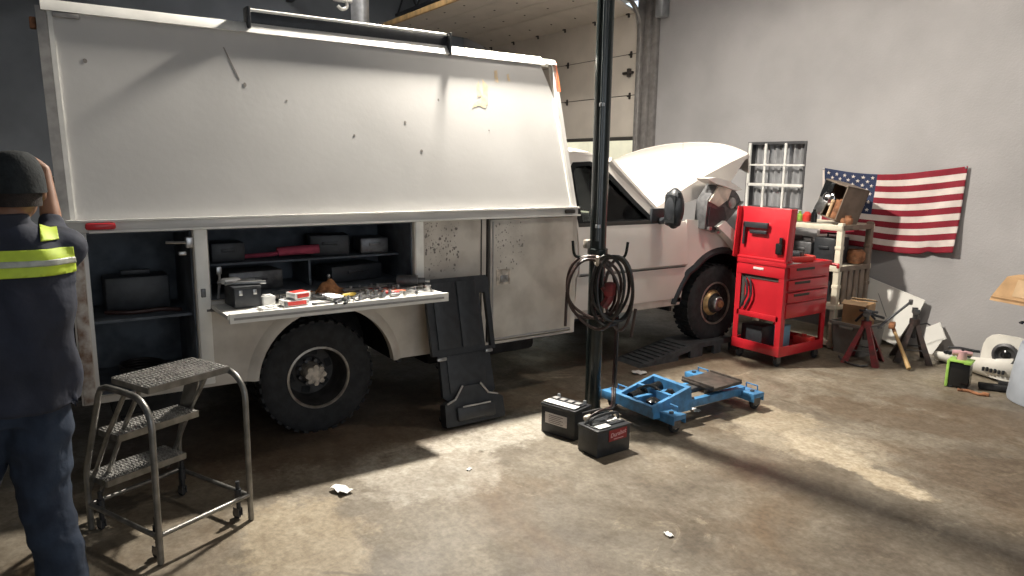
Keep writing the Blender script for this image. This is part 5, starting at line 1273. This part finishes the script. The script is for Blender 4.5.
# ================================================================ things on the drop-down door
ZD = TZ + .001
GT = 'loose tools on the drop-down door'
def tool(o, loc, rz):
    put(o, loc, rz) if o.type == 'MESH' else None
    if o.type == 'EMPTY': o.location = loc; o.rotation_euler = (0, 0, rz)
    return o
def mk_wrench(L):
    m = MB(); r = L * .085; t = .009
    m.prism([(-L / 2 + r, -L * .032), (L / 2 - r, -L * .032), (L / 2 - r, L * .032), (-L / 2 + r, L * .032)], lambda a, b: (a, b, .002), (0, 0, t * .8))
    n = 14
    m.ringplate([(L / 2 + r * math.cos(2 * PI * k / n), r * math.sin(2 * PI * k / n)) for k in range(n)], [(L / 2 + r * .58 * math.cos(2 * PI * k / n), r * .58 * math.sin(2 * PI * k / n)) for k in range(n)], lambda a, b: (a, b, .0), (0, 0, t * 1.3))
    m.prism([(-L / 2 + r * 1.2, -L * .032), (-L / 2 + r * .7, -r * .9), (-L / 2 - r * .2, -r * 1.1), (-L / 2 - r, -r * .8), (-L / 2 - r * .8, -r * .45), (-L / 2 + r * .05, -r * .45), (-L / 2 + r * .05, r * .45), (-L / 2 - r * .8, r * .45), (-L / 2 - r, r * .8), (-L / 2 - r * .2, r * 1.1), (-L / 2 + r * .7, r * .9), (-L / 2 + r * 1.2, L * .032)], lambda a, b: (a, b, .0), (0, 0, t * 1.1))
    return m.build('wrench', M[random.choice(('chrome_worn', 'darksteel'))])
def mk_socket(r, h):
    return MB().lathe([(r * .45, 0), (r, 0), (r, h * .45), (r * .82, h * .55), (r * .82, h), (r * .55, h), (r * .55, h * .4), (r * .45, h * .4)], (0, 0, 0), 'Z', 14, True).build('socket', M['chrome_worn'])
def mk_pliers(mm):
    t = thing('pliers', None, None)
    MB().prism([(.0, -.012), (.05, -.010), (.085, -.003), (.085, .003), (.05, .010), (.0, .012), (-.02, 0)], lambda a, b: (a, b, .004), (0, 0, .010)).cyl((.0, 0, .002), (.0, 0, .017), .012, None, 12).build('jaws', M['darksteel'], t)
    for s in (-1, 1): MB().tube(smoothpath([(-.005, s * .004, .010), (-.04, s * .020, .010), (-.09, s * .030, .010), (-.13, s * .024, .010)], 4), [.006] * 3 + [.0085] * 10, 8).build('grip', M[mm], t)
    return t
def mk_driver(mm):
    t = thing('screwdriver', None, None)
    MB().cyl((.0, 0, .014), (.13, 0, .010), .0035, None, 8).build('shaft', M['chrome_worn'], t)
    MB().lathe([(0, -.10), (.010, -.10), (.0135, -.085), (.0125, -.05), (.0135, -.02), (.008, 0), (0, .005)], (0, 0, .0135), 'X', 12).build('handle', M[mm], t)
    return t
def mk_ratchet(L):
    m = MB().cyl((-L * .5, 0, .012), (-L * .15, 0, .012), .011, None, 12).cyl((-L * .15, 0, .012), (L * .36, 0, .012), .006, None, 10).lathe([(0, 0), (.017, 0), (.019, .006), (.019, .02), (.014, .025), (0, .025)], (L * .40, 0, 0), 'Z', 16)
    return m.build('ratchet', M['chrome_worn'])
# black case with bars on it
t = thing('socket_set_case', 'black hard case standing at the left end of the drop-down door', 'case', (-4.19, .93, ZD), R(5))
MB().box((0, 0, .058), (.19, .15, .112), None, .008).build('case_body', M['blackplastic'], t)
MB().box((0, 0, .118), (.195, .155, .012), None, .004).build('case_lid', M['blackplastic'], t)
for y in (-.04, .04): MB().box((.098, y, .09), (.006, .02, .03), None, .002).build('case_latch', M['chrome_worn'], t)
zc = ZD + .125
for i, (x, y, a, L, lab) in enumerate([(-4.15, .94, 1.35, .22, 'long chrome bar lying nearest the edge on the black case'), (-4.20, .92, 1.25, .24, 'second chrome bar lying across the black case'), (-4.25, .93, 1.5, .17, 'rear chrome bar lying on the black case')]):
    o = MB().cyl((-L / 2, 0, .011), (L / 2, 0, .011), .011, None, 10).cyl((-L / 2, 0, .011), (-L / 2 + .05, 0, .011), .0145 - .0035, None, 10).build('extension_bar', M['chrome_worn']); tag(tool(o, (x, y, zc), a), lab, 'tool')
o = MB().box((0, 0, .018), (.06, .10, .034), None, .012).build('torch', M['white_plastic']); tag(tool(o, (-4.22, .875, zc), .3), 'white handled piece on the left of the black case', 'tool')
o = MB().tube([(0, 0, 0), (.0, .012, .10), (-.02, .02, .17)], .008, 8).box((-.022, .02, .185), (.012, .03, .045), None, .004).build('adjustable_wrench', M['chrome_worn']); tag(tool(o, (-4.35, .825, ZD), 0), 'steel tool standing upright in the left corner of the opening', 'tool')
# bit boxes
t = thing('bit_box', 'small clear box with a red label standing on another on the door', 'box', (-4.07, 1.215, ZD + .036), .35)
MB().box((0, 0, .020), (.09, .11, .038), None, .006).build('box_body', M['white_plastic'], t); MB().box((.002, 0, .040), (.06, .09, .003)).build('red_label', M['redplastic'], t); MB().box((.046, 0, .020), (.003, .08, .022)).build('red_label', M['redplastic'], t)
t = thing('bit_box', 'lower clear box with a red side under the red labelled box', 'box', (-4.06, 1.185, ZD), .1)
MB().box((0, 0, .018), (.10, .15, .034), None, .006).build('box_body', M['white_plastic'], t); MB().box((.051, .0, .018), (.003, .11, .022)).build('red_label', M['redplastic'], t)
o = MB().box((0, 0, .028), (.05, .075, .055), None, .006).box((0, 0, .057), (.035, .05, .01), None, .003).build('white_carton', M['white_plastic']); tag(tool(o, (-4.13, 1.055, ZD), .2), 'small white carton right beside the black case', 'carton')
o = MB().box((0, 0, .008), (.10, .09, .014), None, .005).box((.01, .01, .018), (.05, .04, .01), None, .003).build('white_tray', M['white_plastic']); tag(tool(o, (-4.00, 1.02, ZD), .2), 'flat white plastic tray near the door edge beside the case', 'tray')
# socket rail
t = thing('socket_rail', 'chrome deep sockets clipped on a rail in the middle of the door', 'socket set', (-4.10, 1.42, ZD), R(10))
MB().box((0, 0, .004), (.19, .05, .008), None, .002).build('rail', M['blackplastic'], t)
for k in range(6): MB().cyl((-.08 + k * .032, -.035, .021), (-.08 + k * .032, .035, .021), .0135, None, 12).build('socket', M['chrome_worn'], t)
# rag
m = MB().grid(lambda u, v: V((u - .5) * .17, (v - .5) * .20, .012 + .085 * max(0, 1 - 2.0 * math.hypot(u - .5, v - .5)) + .018 * math.sin(u * 13) * math.cos(v * 11)), 16, 16, (0, 0, -.006))
o = m.build('shop_rag', M['orange_rag'], smooth=80); tag(tool(o, (-4.30, 1.48, ZD), .4), 'crumpled rust orange rag at the back of the drop-down door', 'rag')
o = MB().cyl((0, 0, .0), (0, 0, .10), .006, None, 8).sph((0, 0, .105), .013, 10).build('gear_knob', M['chrome_worn']); tag(tool(o, (-4.36, 1.50, ZD), 0), 'thin chrome stem standing up behind the orange rag', 'tool')
o = MB().tube(smoothpath([(-.12, -.02, .012), (-.04, .01, .05), (.05, .02, .03), (.13, .05, .04)], 5), .006, 8).build('wire', M['darksteel']); tag(tool(o, (-4.28, 1.22, ZD), 1.2), 'dark curved wire behind the red labelled boxes', 'wire')
# power tool at the right end
t = thing('impact_gun', 'dark air impact gun at the right end of the drop-down door', 'power tool', (-4.27, 2.02, ZD), R(60))
MB().cyl((-.08, 0, .045), (.06, 0, .045), .040, None, 18).cyl((.06, 0, .045), (.11, 0, .045), .022, None, 14).build('gun_body', M['darksteel'], t)
MB().box((-.03, .06, .03), (.04, .11, .035), Matrix.Rotation(.2, 3, 'Z'), .01).build('gun_handle', M['blackplastic'], t)
MB().cyl((.11, 0, .045), (.14, 0, .045), .014, None, 12).build('anvil', M['chrome_worn'], t)
o = mk_socket(.026, .04); tag(tool(o, (-4.07, 2.06, ZD), 0), 'large chrome socket at the right corner of the door', 'socket')
# pliers in the right half
for i, (x, y, a, mm, lab) in enumerate([(-4.28, 1.86, 1.9, 'redplastic', 'red gripped pliers farthest back on the right of the door'), (-4.21, 1.90, 1.75, 'orange', 'orange gripped pliers in the middle of the right group'), (-4.13, 1.93, 1.7, 'orange', 'orange gripped pliers nearest the door edge on the right'), (-4.22, 1.60, 2.2, 'blackplastic', 'black gripped pliers right of the orange rag'), (-4.03, 1.48, 2.6, 'blackplastic', 'black gripped pliers near the edge right of the socket rail'), (-4.24, 1.12, .6, 'blackplastic', 'black gripped pliers behind the white carton')]):
    o = mk_pliers(mm); tag(tool(o, (x, y, ZD), a), lab, 'pliers')
for i, (x, y, a, mm, lab) in enumerate([(-4.16, 1.60, 1.9, 'yellowgrip', 'yellow handled screwdriver right of the socket rail'), (-4.31, 1.72, 1.5, 'blackplastic', 'black handled screwdriver along the back of the door'), (-4.20, 1.30, .9, 'blackplastic', 'black handled screwdriver between the red boxes and the socket rail'), (-4.07, 1.86, 1.4, 'redplastic', 'red handled screwdriver near the right front edge')]):
    o = mk_driver(mm); tag(tool(o, (x, y, ZD), a), lab, 'screwdriver')
random.seed(21)
wr = [(-4.12, 1.72, 2.0, .24), (-4.16, 1.76, 1.95, .22), (-4.20, 1.78, 2.05, .20), (-4.06, 1.74, 1.9, .19), (-4.01, 1.72, 1.8, .17), (-4.25, 1.68, 1.7, .23), (-4.02, 1.60, 2.3, .16), (-4.07, 1.58, 2.4, .18), (-4.00, 1.92, 1.5, .15), (-4.05, 2.00, 1.6, .17), (-4.30, 1.62, 1.4, .2), (-4.12, 1.33, .5, .14), (-3.99, 1.36, 1.4, .15), (-4.18, 2.00, 1.8, .16), (-4.33, 1.93, 1.55, .20), (-4.09, 1.80, 2.1, .22)]
for i, (x, y, a, L) in enumerate(wr):
    o = mk_wrench(L); tag(tool(o, (x, y, ZD + .011 * (i % 3)), a), 'steel combination wrench lying among the tools on the drop-down door', 'wrench', GT)
for i, (x, y, a, L, lab) in enumerate([(-4.26, 1.32, 1.2, .2, 'chrome ratchet left of the orange rag'), (-4.03, 1.86, 1.9, .2, 'chrome ratchet near the right front edge of the door'), (-4.34, 1.34, 1.6, .22, 'chrome ratchet farthest back behind the red boxes')]):
    o = mk_ratchet(L); tag(tool(o, (x, y, ZD), a), lab, 'ratchet')
k = 0
while k < 34:
    x = -4.34 + .36 * random.random(); y = 1.0 + 1.05 * random.random()
    if any(math.hypot(x - a, y - b) < r for a, b, r in ((-4.07, 1.2, .10), (-4.10, 1.42, .11), (-4.3, 1.48, .11), (-4.13, 1.055, .06), (-4.0, 1.02, .08), (-4.27, 2.02, .13), (-4.19, .93, .13))): continue
    o = mk_socket(.009 + .006 * random.random(), .024 + .014 * random.random())
    tag(tool(o, (x, y, ZD + .008 * random.random()), 0), 'small loose chrome socket among the tools on the drop-down door', 'socket', 'loose sockets on the drop-down door'); k += 1

# ---------------------------------------------------------------- in the compartments
m = MB().tube(smoothpath([(-.26, 0, .02), (-.05, .0, .03), (.0, .0, .045), (.24, .0, .055)], 5), [.014] * 9 + [.03] * 7, 10)
o = m.build('tow_strap', M['pink']); tag(tool(o, (-4.62, 1.28, 1.133), R(80)), 'dark red rolled strap on the inner shelf of the open side compartment', 'strap')
for i, (x, y, z, sx, sy, sz, mm, lab) in enumerate([(-4.70, 1.62, 1.133, .20, .26, .14, 'blackplastic', 'black case right of the red strap on the inner shelf'), (-4.68, 1.92, 1.133, .2, .2, .11, 'darksteel', 'dark metal tin at the right end of the inner shelf'), (-4.70, .95, 1.133, .2, .2, .12, 'blackplastic', 'black case at the left end of the inner shelf'),
        (-4.62, 1.08, .957, .22, .34, .12, 'darksteel', 'dark metal case under the inner shelf on the left'), (-4.66, 1.75, .957, .22, .4, .11, 'blackplastic', 'black case under the inner shelf on the right')]):
    m = MB().box((0, 0, sz / 2), (sx, sy, sz), None, .012).box((sx / 2 + .006, 0, sz * .6), (.012, sy * .4, .02), None, .004)
    o = m.build('parts_case', M[mm]); tag(tool(o, (x, y, z), .1 * (i - 2)), lab, 'case')
m = MB()
for q in range(5): m.tube([V((.12 + .006 * q) * math.cos(a), (.10 + .004 * q) * math.sin(a), .012 + .016 * q) for a in [2 * PI * j / 28 for j in range(28)]], .009, 6, loop=True)
o = m.build('cable_coil', M['hose_black'], smooth=80); tag(tool(o, (-4.58, .43, .48), .3), 'black cable coil on the floor of the open rear compartment', 'cable')
o = MB().box((0, 0, .10), (.2, .34, .2), None, .012).box((0, 0, .215), (.03, .16, .03), None, .006).build('tool_box', M['blackplastic']); tag(tool(o, (-4.72, .44, .877), 0), 'black tool box on the shelf of the open rear compartment', 'case')
m = MB().tube(smoothpath([(-.05, -.18, .012), (.02, -.05, .012), (.0, .1, .012), (.06, .2, .012)], 5), .012, 8); o = m.build('jumper_lead', M['cable']); tag(tool(o, (-4.52, .44, .877), 0), 'dark lead lying at the front of the rear compartment shelf', 'cable')
# bottles at the back of the truck
for i, (x, y, mm, lab) in enumerate([(-4.72, .055, 'blue_bottle', 'blue bottle on the ledge at the back of the truck'), (-4.60, .085, 'white_plastic', 'white bottle on the ledge at the back of the truck'), (-4.98, .09, 'blackplastic', 'dark can on the ledge at the back of the truck')]):
    t = thing('bottle', lab, 'bottle', (x, y, 1.476))
    MB().lathe([(0, 0), (.035, 0), (.037, .01), (.037, .11), (.016, .14), (.015, .15), (0, .15)], (0, 0, 0), 'Z', 18).build('bottle_body', M[mm], t)
    MB().lathe([(.018, .148), (.018, .175), (0, .177)], (0, 0, 0), 'Z', 14).build('cap', M['white_plastic' if mm != 'white_plastic' else 'greytrim'], t)

# ================================================================ person
PXc, PYc = -3.06, -.115
PR = thing('person', 'person in navy hi-vis work shirt, jeans and black cap at the truck rear', 'person', (PXc, PYc, 0))
PO = (PXc, PYc, 0)
def pp(rt, f, z): return V(PXc - f, PYc + rt, z)          # right, forward, up
def ell(c, rx, ry, n=20, tilt=0.0, sq=2.0):
    c = Vector(c); out = []
    for k in range(n):
        a = 2 * PI * k / n; cc, ss = math.cos(a), math.sin(a)
        q = (abs(cc) ** sq + abs(ss) ** sq) ** (-1 / sq)
        out.append(c + V(-ss * q * ry, cc * q * rx, -ss * q * ry * tilt))
    return out
def remeshed(name, mb, m, parent, vox, sm=6, **k):
    o = mb.build('tmp', m, None, PO, smooth=0)
    md = o.modifiers.new('r', 'REMESH'); md.mode = 'VOXEL'; md.voxel_size = vox; md.use_smooth_shade = True
    if sm:
        s_ = o.modifiers.new('s', 'SMOOTH'); s_.factor = .5; s_.iterations = sm
    dg = bpy.context.evaluated_depsgraph_get()
    me = bpy.data.meshes.new_from_object(o.evaluated_get(dg)); me.name = name
    me.materials.clear()
    for x in (m if isinstance(m, (list, tuple)) else [m]): me.materials.append(x)
    for p in me.polygons: p.use_smooth = True
    n = bpy.data.objects.new(name, me); COL.objects.link(n)
    n.parent = parent; n.location = o.location; n['_c'] = tuple(o['_c'])
    if parent.type != 'EMPTY': n.location = Vector(o.location) - Vector(parent['_c'])
    old = o.data; bpy.data.objects.remove(o); bpy.data.meshes.remove(old)
    return n
# joints
HIP, NECK = pp(0, 0, .90), pp(.005, .02, 1.50)
Lsh, Rsh = pp(-.180, .02, 1.420), pp(.180, .02, 1.420)
Rel, Rwr = pp(.150, .27, 1.455), pp(.140, .37, 1.705)
Lel, Lwr = pp(-.24, .10, 1.17), pp(-.18, .34, 1.10)
Rk, Ra = pp(.036, -.01, .49), pp(.082, -.06, .095)
Lk, La = pp(-.20, .12, .49), pp(-.245, .06, .085)
HC = pp(.052, .045, 1.645)
def capsule(m, pts, rs, seg=14):
    P = [Vector(p) for p in pts]; m.tube(P, rs, seg)
    for p, r in ((P[0], rs[0]), (P[-1], rs[-1])): m.sph(p, r * .98, 12)
body = MB()
# torso
body.rings([ell(pp(0, 0, .84), .145, .10), ell(pp(0, 0, .95), .155, .105), ell(pp(0, .005, 1.08), .14, .10), ell(pp(0, .01, 1.25), .155, .11), ell(pp(0, .015, 1.38), .17, .11), ell(pp(0, .02, 1.46), .15, .085), ell(pp(0, .02, 1.50), .075, .065)])
capsule(body, [pp(0, .015, 1.44), pp(0.02, .028, 1.53), pp(.045, .04, 1.60)], [.062, .056, .056])
# head
body.sph(HC + V(0, 0, .015), (.098, .076, .112), 24)
body.sph(HC + V(-.035, 0, -.055), (.060, .058, .06), 18)
nose = HC + V(-.098, .004, -.02)
body.sph(nose, (.020, .014, .024), 10)
for s_ in (-1, 1):
    ear = HC + V(.006, s_ * .078, -.015); body.sph(ear, (.020, .010, .032), 12)
    body.sph(HC + V(-.083, s_ * .032, .012), (.014, .020, .010), 8)
body.sph(HC + V(-.082, 0, -.062), (.014, .028, .008), 8).sph(HC + V(-.080, 0, -.074), (.013, .022, .008), 8).sph(HC + V(-.074, 0, -.10), (.022, .026, .018), 10)
# arms
capsule(body, [Rsh, Rsh.lerp(Rel, .5), Rel], [.052, .047, .040]); capsule(body, [Rel, Rel.lerp(Rwr, .35), Rwr], [.040, .037, .024])
capsule(body, [Lsh, Lsh.lerp(Lel, .5), Lel], [.052, .047, .040]); capsule(body, [Lel, Lel.lerp(Lwr, .35), Lwr], [.041, .040, .027])
def hand(m, wr, dirv, side, curl, palmn):
    """dirv: along the fingers, side: towards the thumb, palmn: out of the palm"""
    d, s_, p = Vector(dirv).normalized(), Vector(side).normalized(), Vector(palmn).normalized()
    c = wr + d * .05
    m.tube([wr - d * .01, wr + d * .03, wr + d * .085], [.024, .030, .031], 12)
    m.sph(c, .030, 12)
    for i, (off, L, r) in enumerate(((.027, .074, .0085), (.009, .082, .009), (-.009, .076, .0085), (-.026, .060, .0078))):
        b = wr + d * .082 + s_ * off
        q1 = b + (d * math.cos(curl * .5) + p * math.sin(curl * .5)) * L * .45
        q2 = q1 + (d * math.cos(curl * 1.2) + p * math.sin(curl * 1.2)) * L * .32
        q3 = q2 + (d * math.cos(curl * 1.8) + p * math.sin(curl * 1.8)) * L * .26
        capsule(m, [b - d * .015, q1, q2, q3], [r * 1.1, r, r * .95, r * .85], 8)
    b = wr + d * .028 + s_ * .026
    t1 = b + (d * .6 + s_ * .7 + p * .25).normalized() * .038; t2 = t1 + (d * .85 + s_ * .25 + p * .4).normalized() * .030
    capsule(m, [b, t1, t2], [.0125, .011, .009], 8)
rd = V(-.35, -.55, .75)
hand(body, Rwr, (-.25, -.72, .50), (-.8, .3, .1), .45, (-.4, -.4, -.7))
hand(body, Lwr, (-.9, .25, -.1), (.1, .2, .95), .7, (.2, .9, 0))
# legs
for hx, k_, a_ in ((.045, Rk, Ra), (-.125, Lk, La)):
    capsule(body, [pp(hx, 0, .87), pp(hx, 0, .87).lerp(k_, .5), k_], [.072, .060, .046]); capsule(body, [k_, k_.lerp(a_, .35), a_], [.046, .044, .034])
    capsule(body, [a_ + V(.04, 0, -.035), a_ + V(-.05, 0, -.045), a_ + V(-.14, 0, -.055)], [.035, .036, .028])
remeshed('body', body, M['skin'], PR, .0065, 3)
# hair and cap
cap = MB()
cc = HC + V(.0, 0, .02)
rs = []
for i in range(9):
    a = PI / 2 * i / 8
    rs.append(ell(cc + V(.002, 0, -.018 + .132 * math.sin(a)), .090 * max(.02, math.cos(a)) ** .62, .114 * max(.02, math.cos(a)) ** .62, 28))
cap.rings([ell(cc + V(.002, 0, -.034), .087, .110, 28), ell(cc + V(.002, 0, -.034), .091, .115, 28)] + rs)
cp_ = cap.build('cap', M['cap'], PR, PO, smooth=60)
cap2 = MB().grid(lambda u, v: cc + V(-.085 - .085 * u * (1 - .6 * (2 * v - 1) ** 2), (v - .5) * .15, -.010 - .018 * u - .020 * (2 * v - 1) ** 2), 5, 10, (0, 0, -.004)); cap2.build('cap_brim', M['cap'], cp_, PO)
MB().sph(cc + V(0, 0, .110), (.010, .010, .006), 8).build('cap_button', M['cap'], cp_, PO)
hr = MB().rings([ell(HC + V(.004, 0, -.055), .068, .086, 24), ell(HC + V(.006, 0, -.03), .079, .098, 24), ell(HC + V(.004, 0, .012), .081, .103, 24)]); 
hh = MB()
def hairpt(u, v):
    a = -PI * .62 + u * PI * 1.24          # round the back of the head
    r = 1.0 - .12 * (1 - v)
    return HC + V(.006 + math.cos(a) * .101 * r, math.sin(a) * .081 * r, -.062 + .085 * v)
hh.grid(hairpt, 20, 6, (-.004, 0, 0)); hr.bm.free()
hh.build('hair', M['hair'], PR, PO, smooth=80)
# shirt
sh = MB()
sh.rings([ell(pp(-.005, -.005, .85), .192, .150, 24, 0, 2.4), ell(pp(-.004, -.004, .89), .192, .148, 24, 0, 2.4), ell(pp(0, .0, .95), .195, .142, 24, 0, 2.4), ell(pp(0, .0, 1.12), .190, .138, 24, 0, 2.4), ell(pp(0, .005, 1.28), .205, .142, 24, 0, 2.4), ell(pp(0, .012, 1.40), .215, .135, 24, 0, 2.4), ell(pp(0, .018, 1.47), .185, .105, 24), ell(pp(0, .025, 1.515), .095, .085, 24), ell(pp(0, .030, 1.545), .078, .074, 24)])
capsule(sh, [Rsh, Rsh.lerp(Rel, .5), Rel, Rel.lerp(Rwr, .16)], [.074, .068, .062, .054])
capsule(sh, [Lsh, Lsh.lerp(Lel, .5), Lel, Lel.lerp(Lwr, .25)], [.082, .073, .066, .060])
shirt = remeshed('work_shirt', sh, M['shirt'], PR, .010, 10)
# drape folds pushed into the cloth
for v in shirt.data.vertices:
    w = Vector(v.co) + Vector(shirt['_c'])
    n = mnoise.noise(Vector((w.x * 5, w.y * 9 + w.z * 5, w.z * 2.5 - w.y * 6)))
    n2 = mnoise.noise(Vector((w.x * 14, w.y * 14, w.z * 9)))
    k_ = 1.0 if w.z < 1.3 else .5
    v.co = v.co + v.normal * (.022 * n * k_ + .007 * n2)
def band(planes, name, m, parent, grow=.004):
    """a strip of the shirt surface cut by planes (point, outward normal) and lifted off it"""
    t = bmesh.new(); t.from_mesh(shirt.data)
    c0 = Vector(shirt['_c'])
    for co, no in planes:
        bmesh.ops.bisect_plane(t, geom=t.verts[:] + t.edges[:] + t.faces[:], plane_co=Vector(co) - c0, plane_no=Vector(no), clear_outer=True)
    t.normal_update()
    for v in t.verts: v.co = v.co + v.normal * grow
    b = MB(); b._merge(t, c0 + Vector(PO))
    o = b.build(name, m, parent, PO, smooth=80, flipfix=False)
    md = o.modifiers.new('t', 'SOLIDIFY'); md.thickness = .004; md.offset = 1
    return o
def zb(z0, z1): return [((0, 0, z0), (0, 0, -1)), ((0, 0, z1), (0, 0, 1))]
def yb_(y0, y1): return [((0, y0, 0), (0, -1, 0)), ((0, y1, 0), (0, 1, 0))]
hv = band(zb(1.345, 1.435) + yb_(-.202, .202), 'hi_vis_band', M['hivis'], shirt, .002)
band(zb(1.380, 1.400) + yb_(-.202, .202), 'reflective_strip', M['reflect'], hv, .006)
band(zb(1.462, 1.56) + yb_(.105, .160) + [((-.06, 0, 0), (-1, 0, 0))], 'shoulder_band', M['hivis'], shirt, .003)
band(zb(1.462, 1.56) + yb_(-.160, -.105) + [((-.06, 0, 0), (-1, 0, 0))], 'shoulder_band', M['hivis'], shirt, .003)
col = MB().rings([ell(pp(0, .025, 1.505), .088, .082, 24), ell(pp(0, .018, 1.555), .080, .080, 24), ell(pp(0, .022, 1.56), .070, .070, 24), ell(pp(0, .030, 1.515), .070, .066, 24)], loop=True); col.build('collar', M['shirt'], shirt, PO, smooth=60)
# jeans
jn = MB()
jn.rings([ell(pp(-.03, 0, .80), .170, .118, 24), ell(pp(-.02, 0, .90), .165, .118, 24), ell(pp(0, 0, 1.0), .155, .112, 24)])
for hx, k_, a_ in ((.045, Rk, Ra), (-.125, Lk, La)):
    hp = pp(hx, 0, .86)
    capsule(jn, [hp, hp.lerp(k_, .5), k_, k_.lerp(a_, .5), a_ + V(0, 0, .0)], [.116, .104, .090, .084, .080])
jeans = remeshed('jeans', jn, M['jeans'], PR, .009, 8)
for v in jeans.data.vertices:
    w = Vector(v.co) + Vector(jeans['_c'])
    v.co = v.co + v.normal * (.014 * mnoise.noise(Vector((w.x * 7, w.y * 7, w.z * 14))) + .004 * mnoise.noise(Vector((w.x * 20, w.y * 20, w.z * 22))))
for a_ in (Ra, La):
    bt_ = MB(); capsule(bt_, [a_ + V(.03, 0, -.03), a_ + V(-.06, 0, -.042), a_ + V(-.15, 0, -.052)], [.045, .046, .040]); capsule(bt_, [a_ + V(0, 0, .08), a_ + V(0, 0, -.02)], [.050, .048])
    bo = remeshed('boot', bt_, M['boot'], PR, .009, 4)
    MB().prism([(-.205, -.03), (-.16, -.052), (.03, -.048), (.075, -.03), (.075, .03), (.03, .048), (-.16, .052), (-.205, .03)], lambda q, w: (a_.x + q, a_.y + w, .0 if a_ is La else .003), (0, 0, .028)).build('sole', M['blackplastic'], bo, PO)
# rag in the raised hand
hx = Rwr + V(-.02, -.055, .055)
m = MB().grid(lambda u, v: Rwr + V(-.03 + .015 * math.sin(u * 6), -.03 + .035 * (u - .5) + .01 * math.sin(v * 7), .035 - .10 * v + .01 * math.sin(u * 5)), 6, 8, (-.004, .0, 0))
tag(m.build('white_rag', M['paper']), 'white scrap of paper held in the raised hand of the person', 'paper')

# ---------------------------------------------------------------- tidy helper data
for o in bpy.data.objects:
    if '_c' in o: del o['_c']
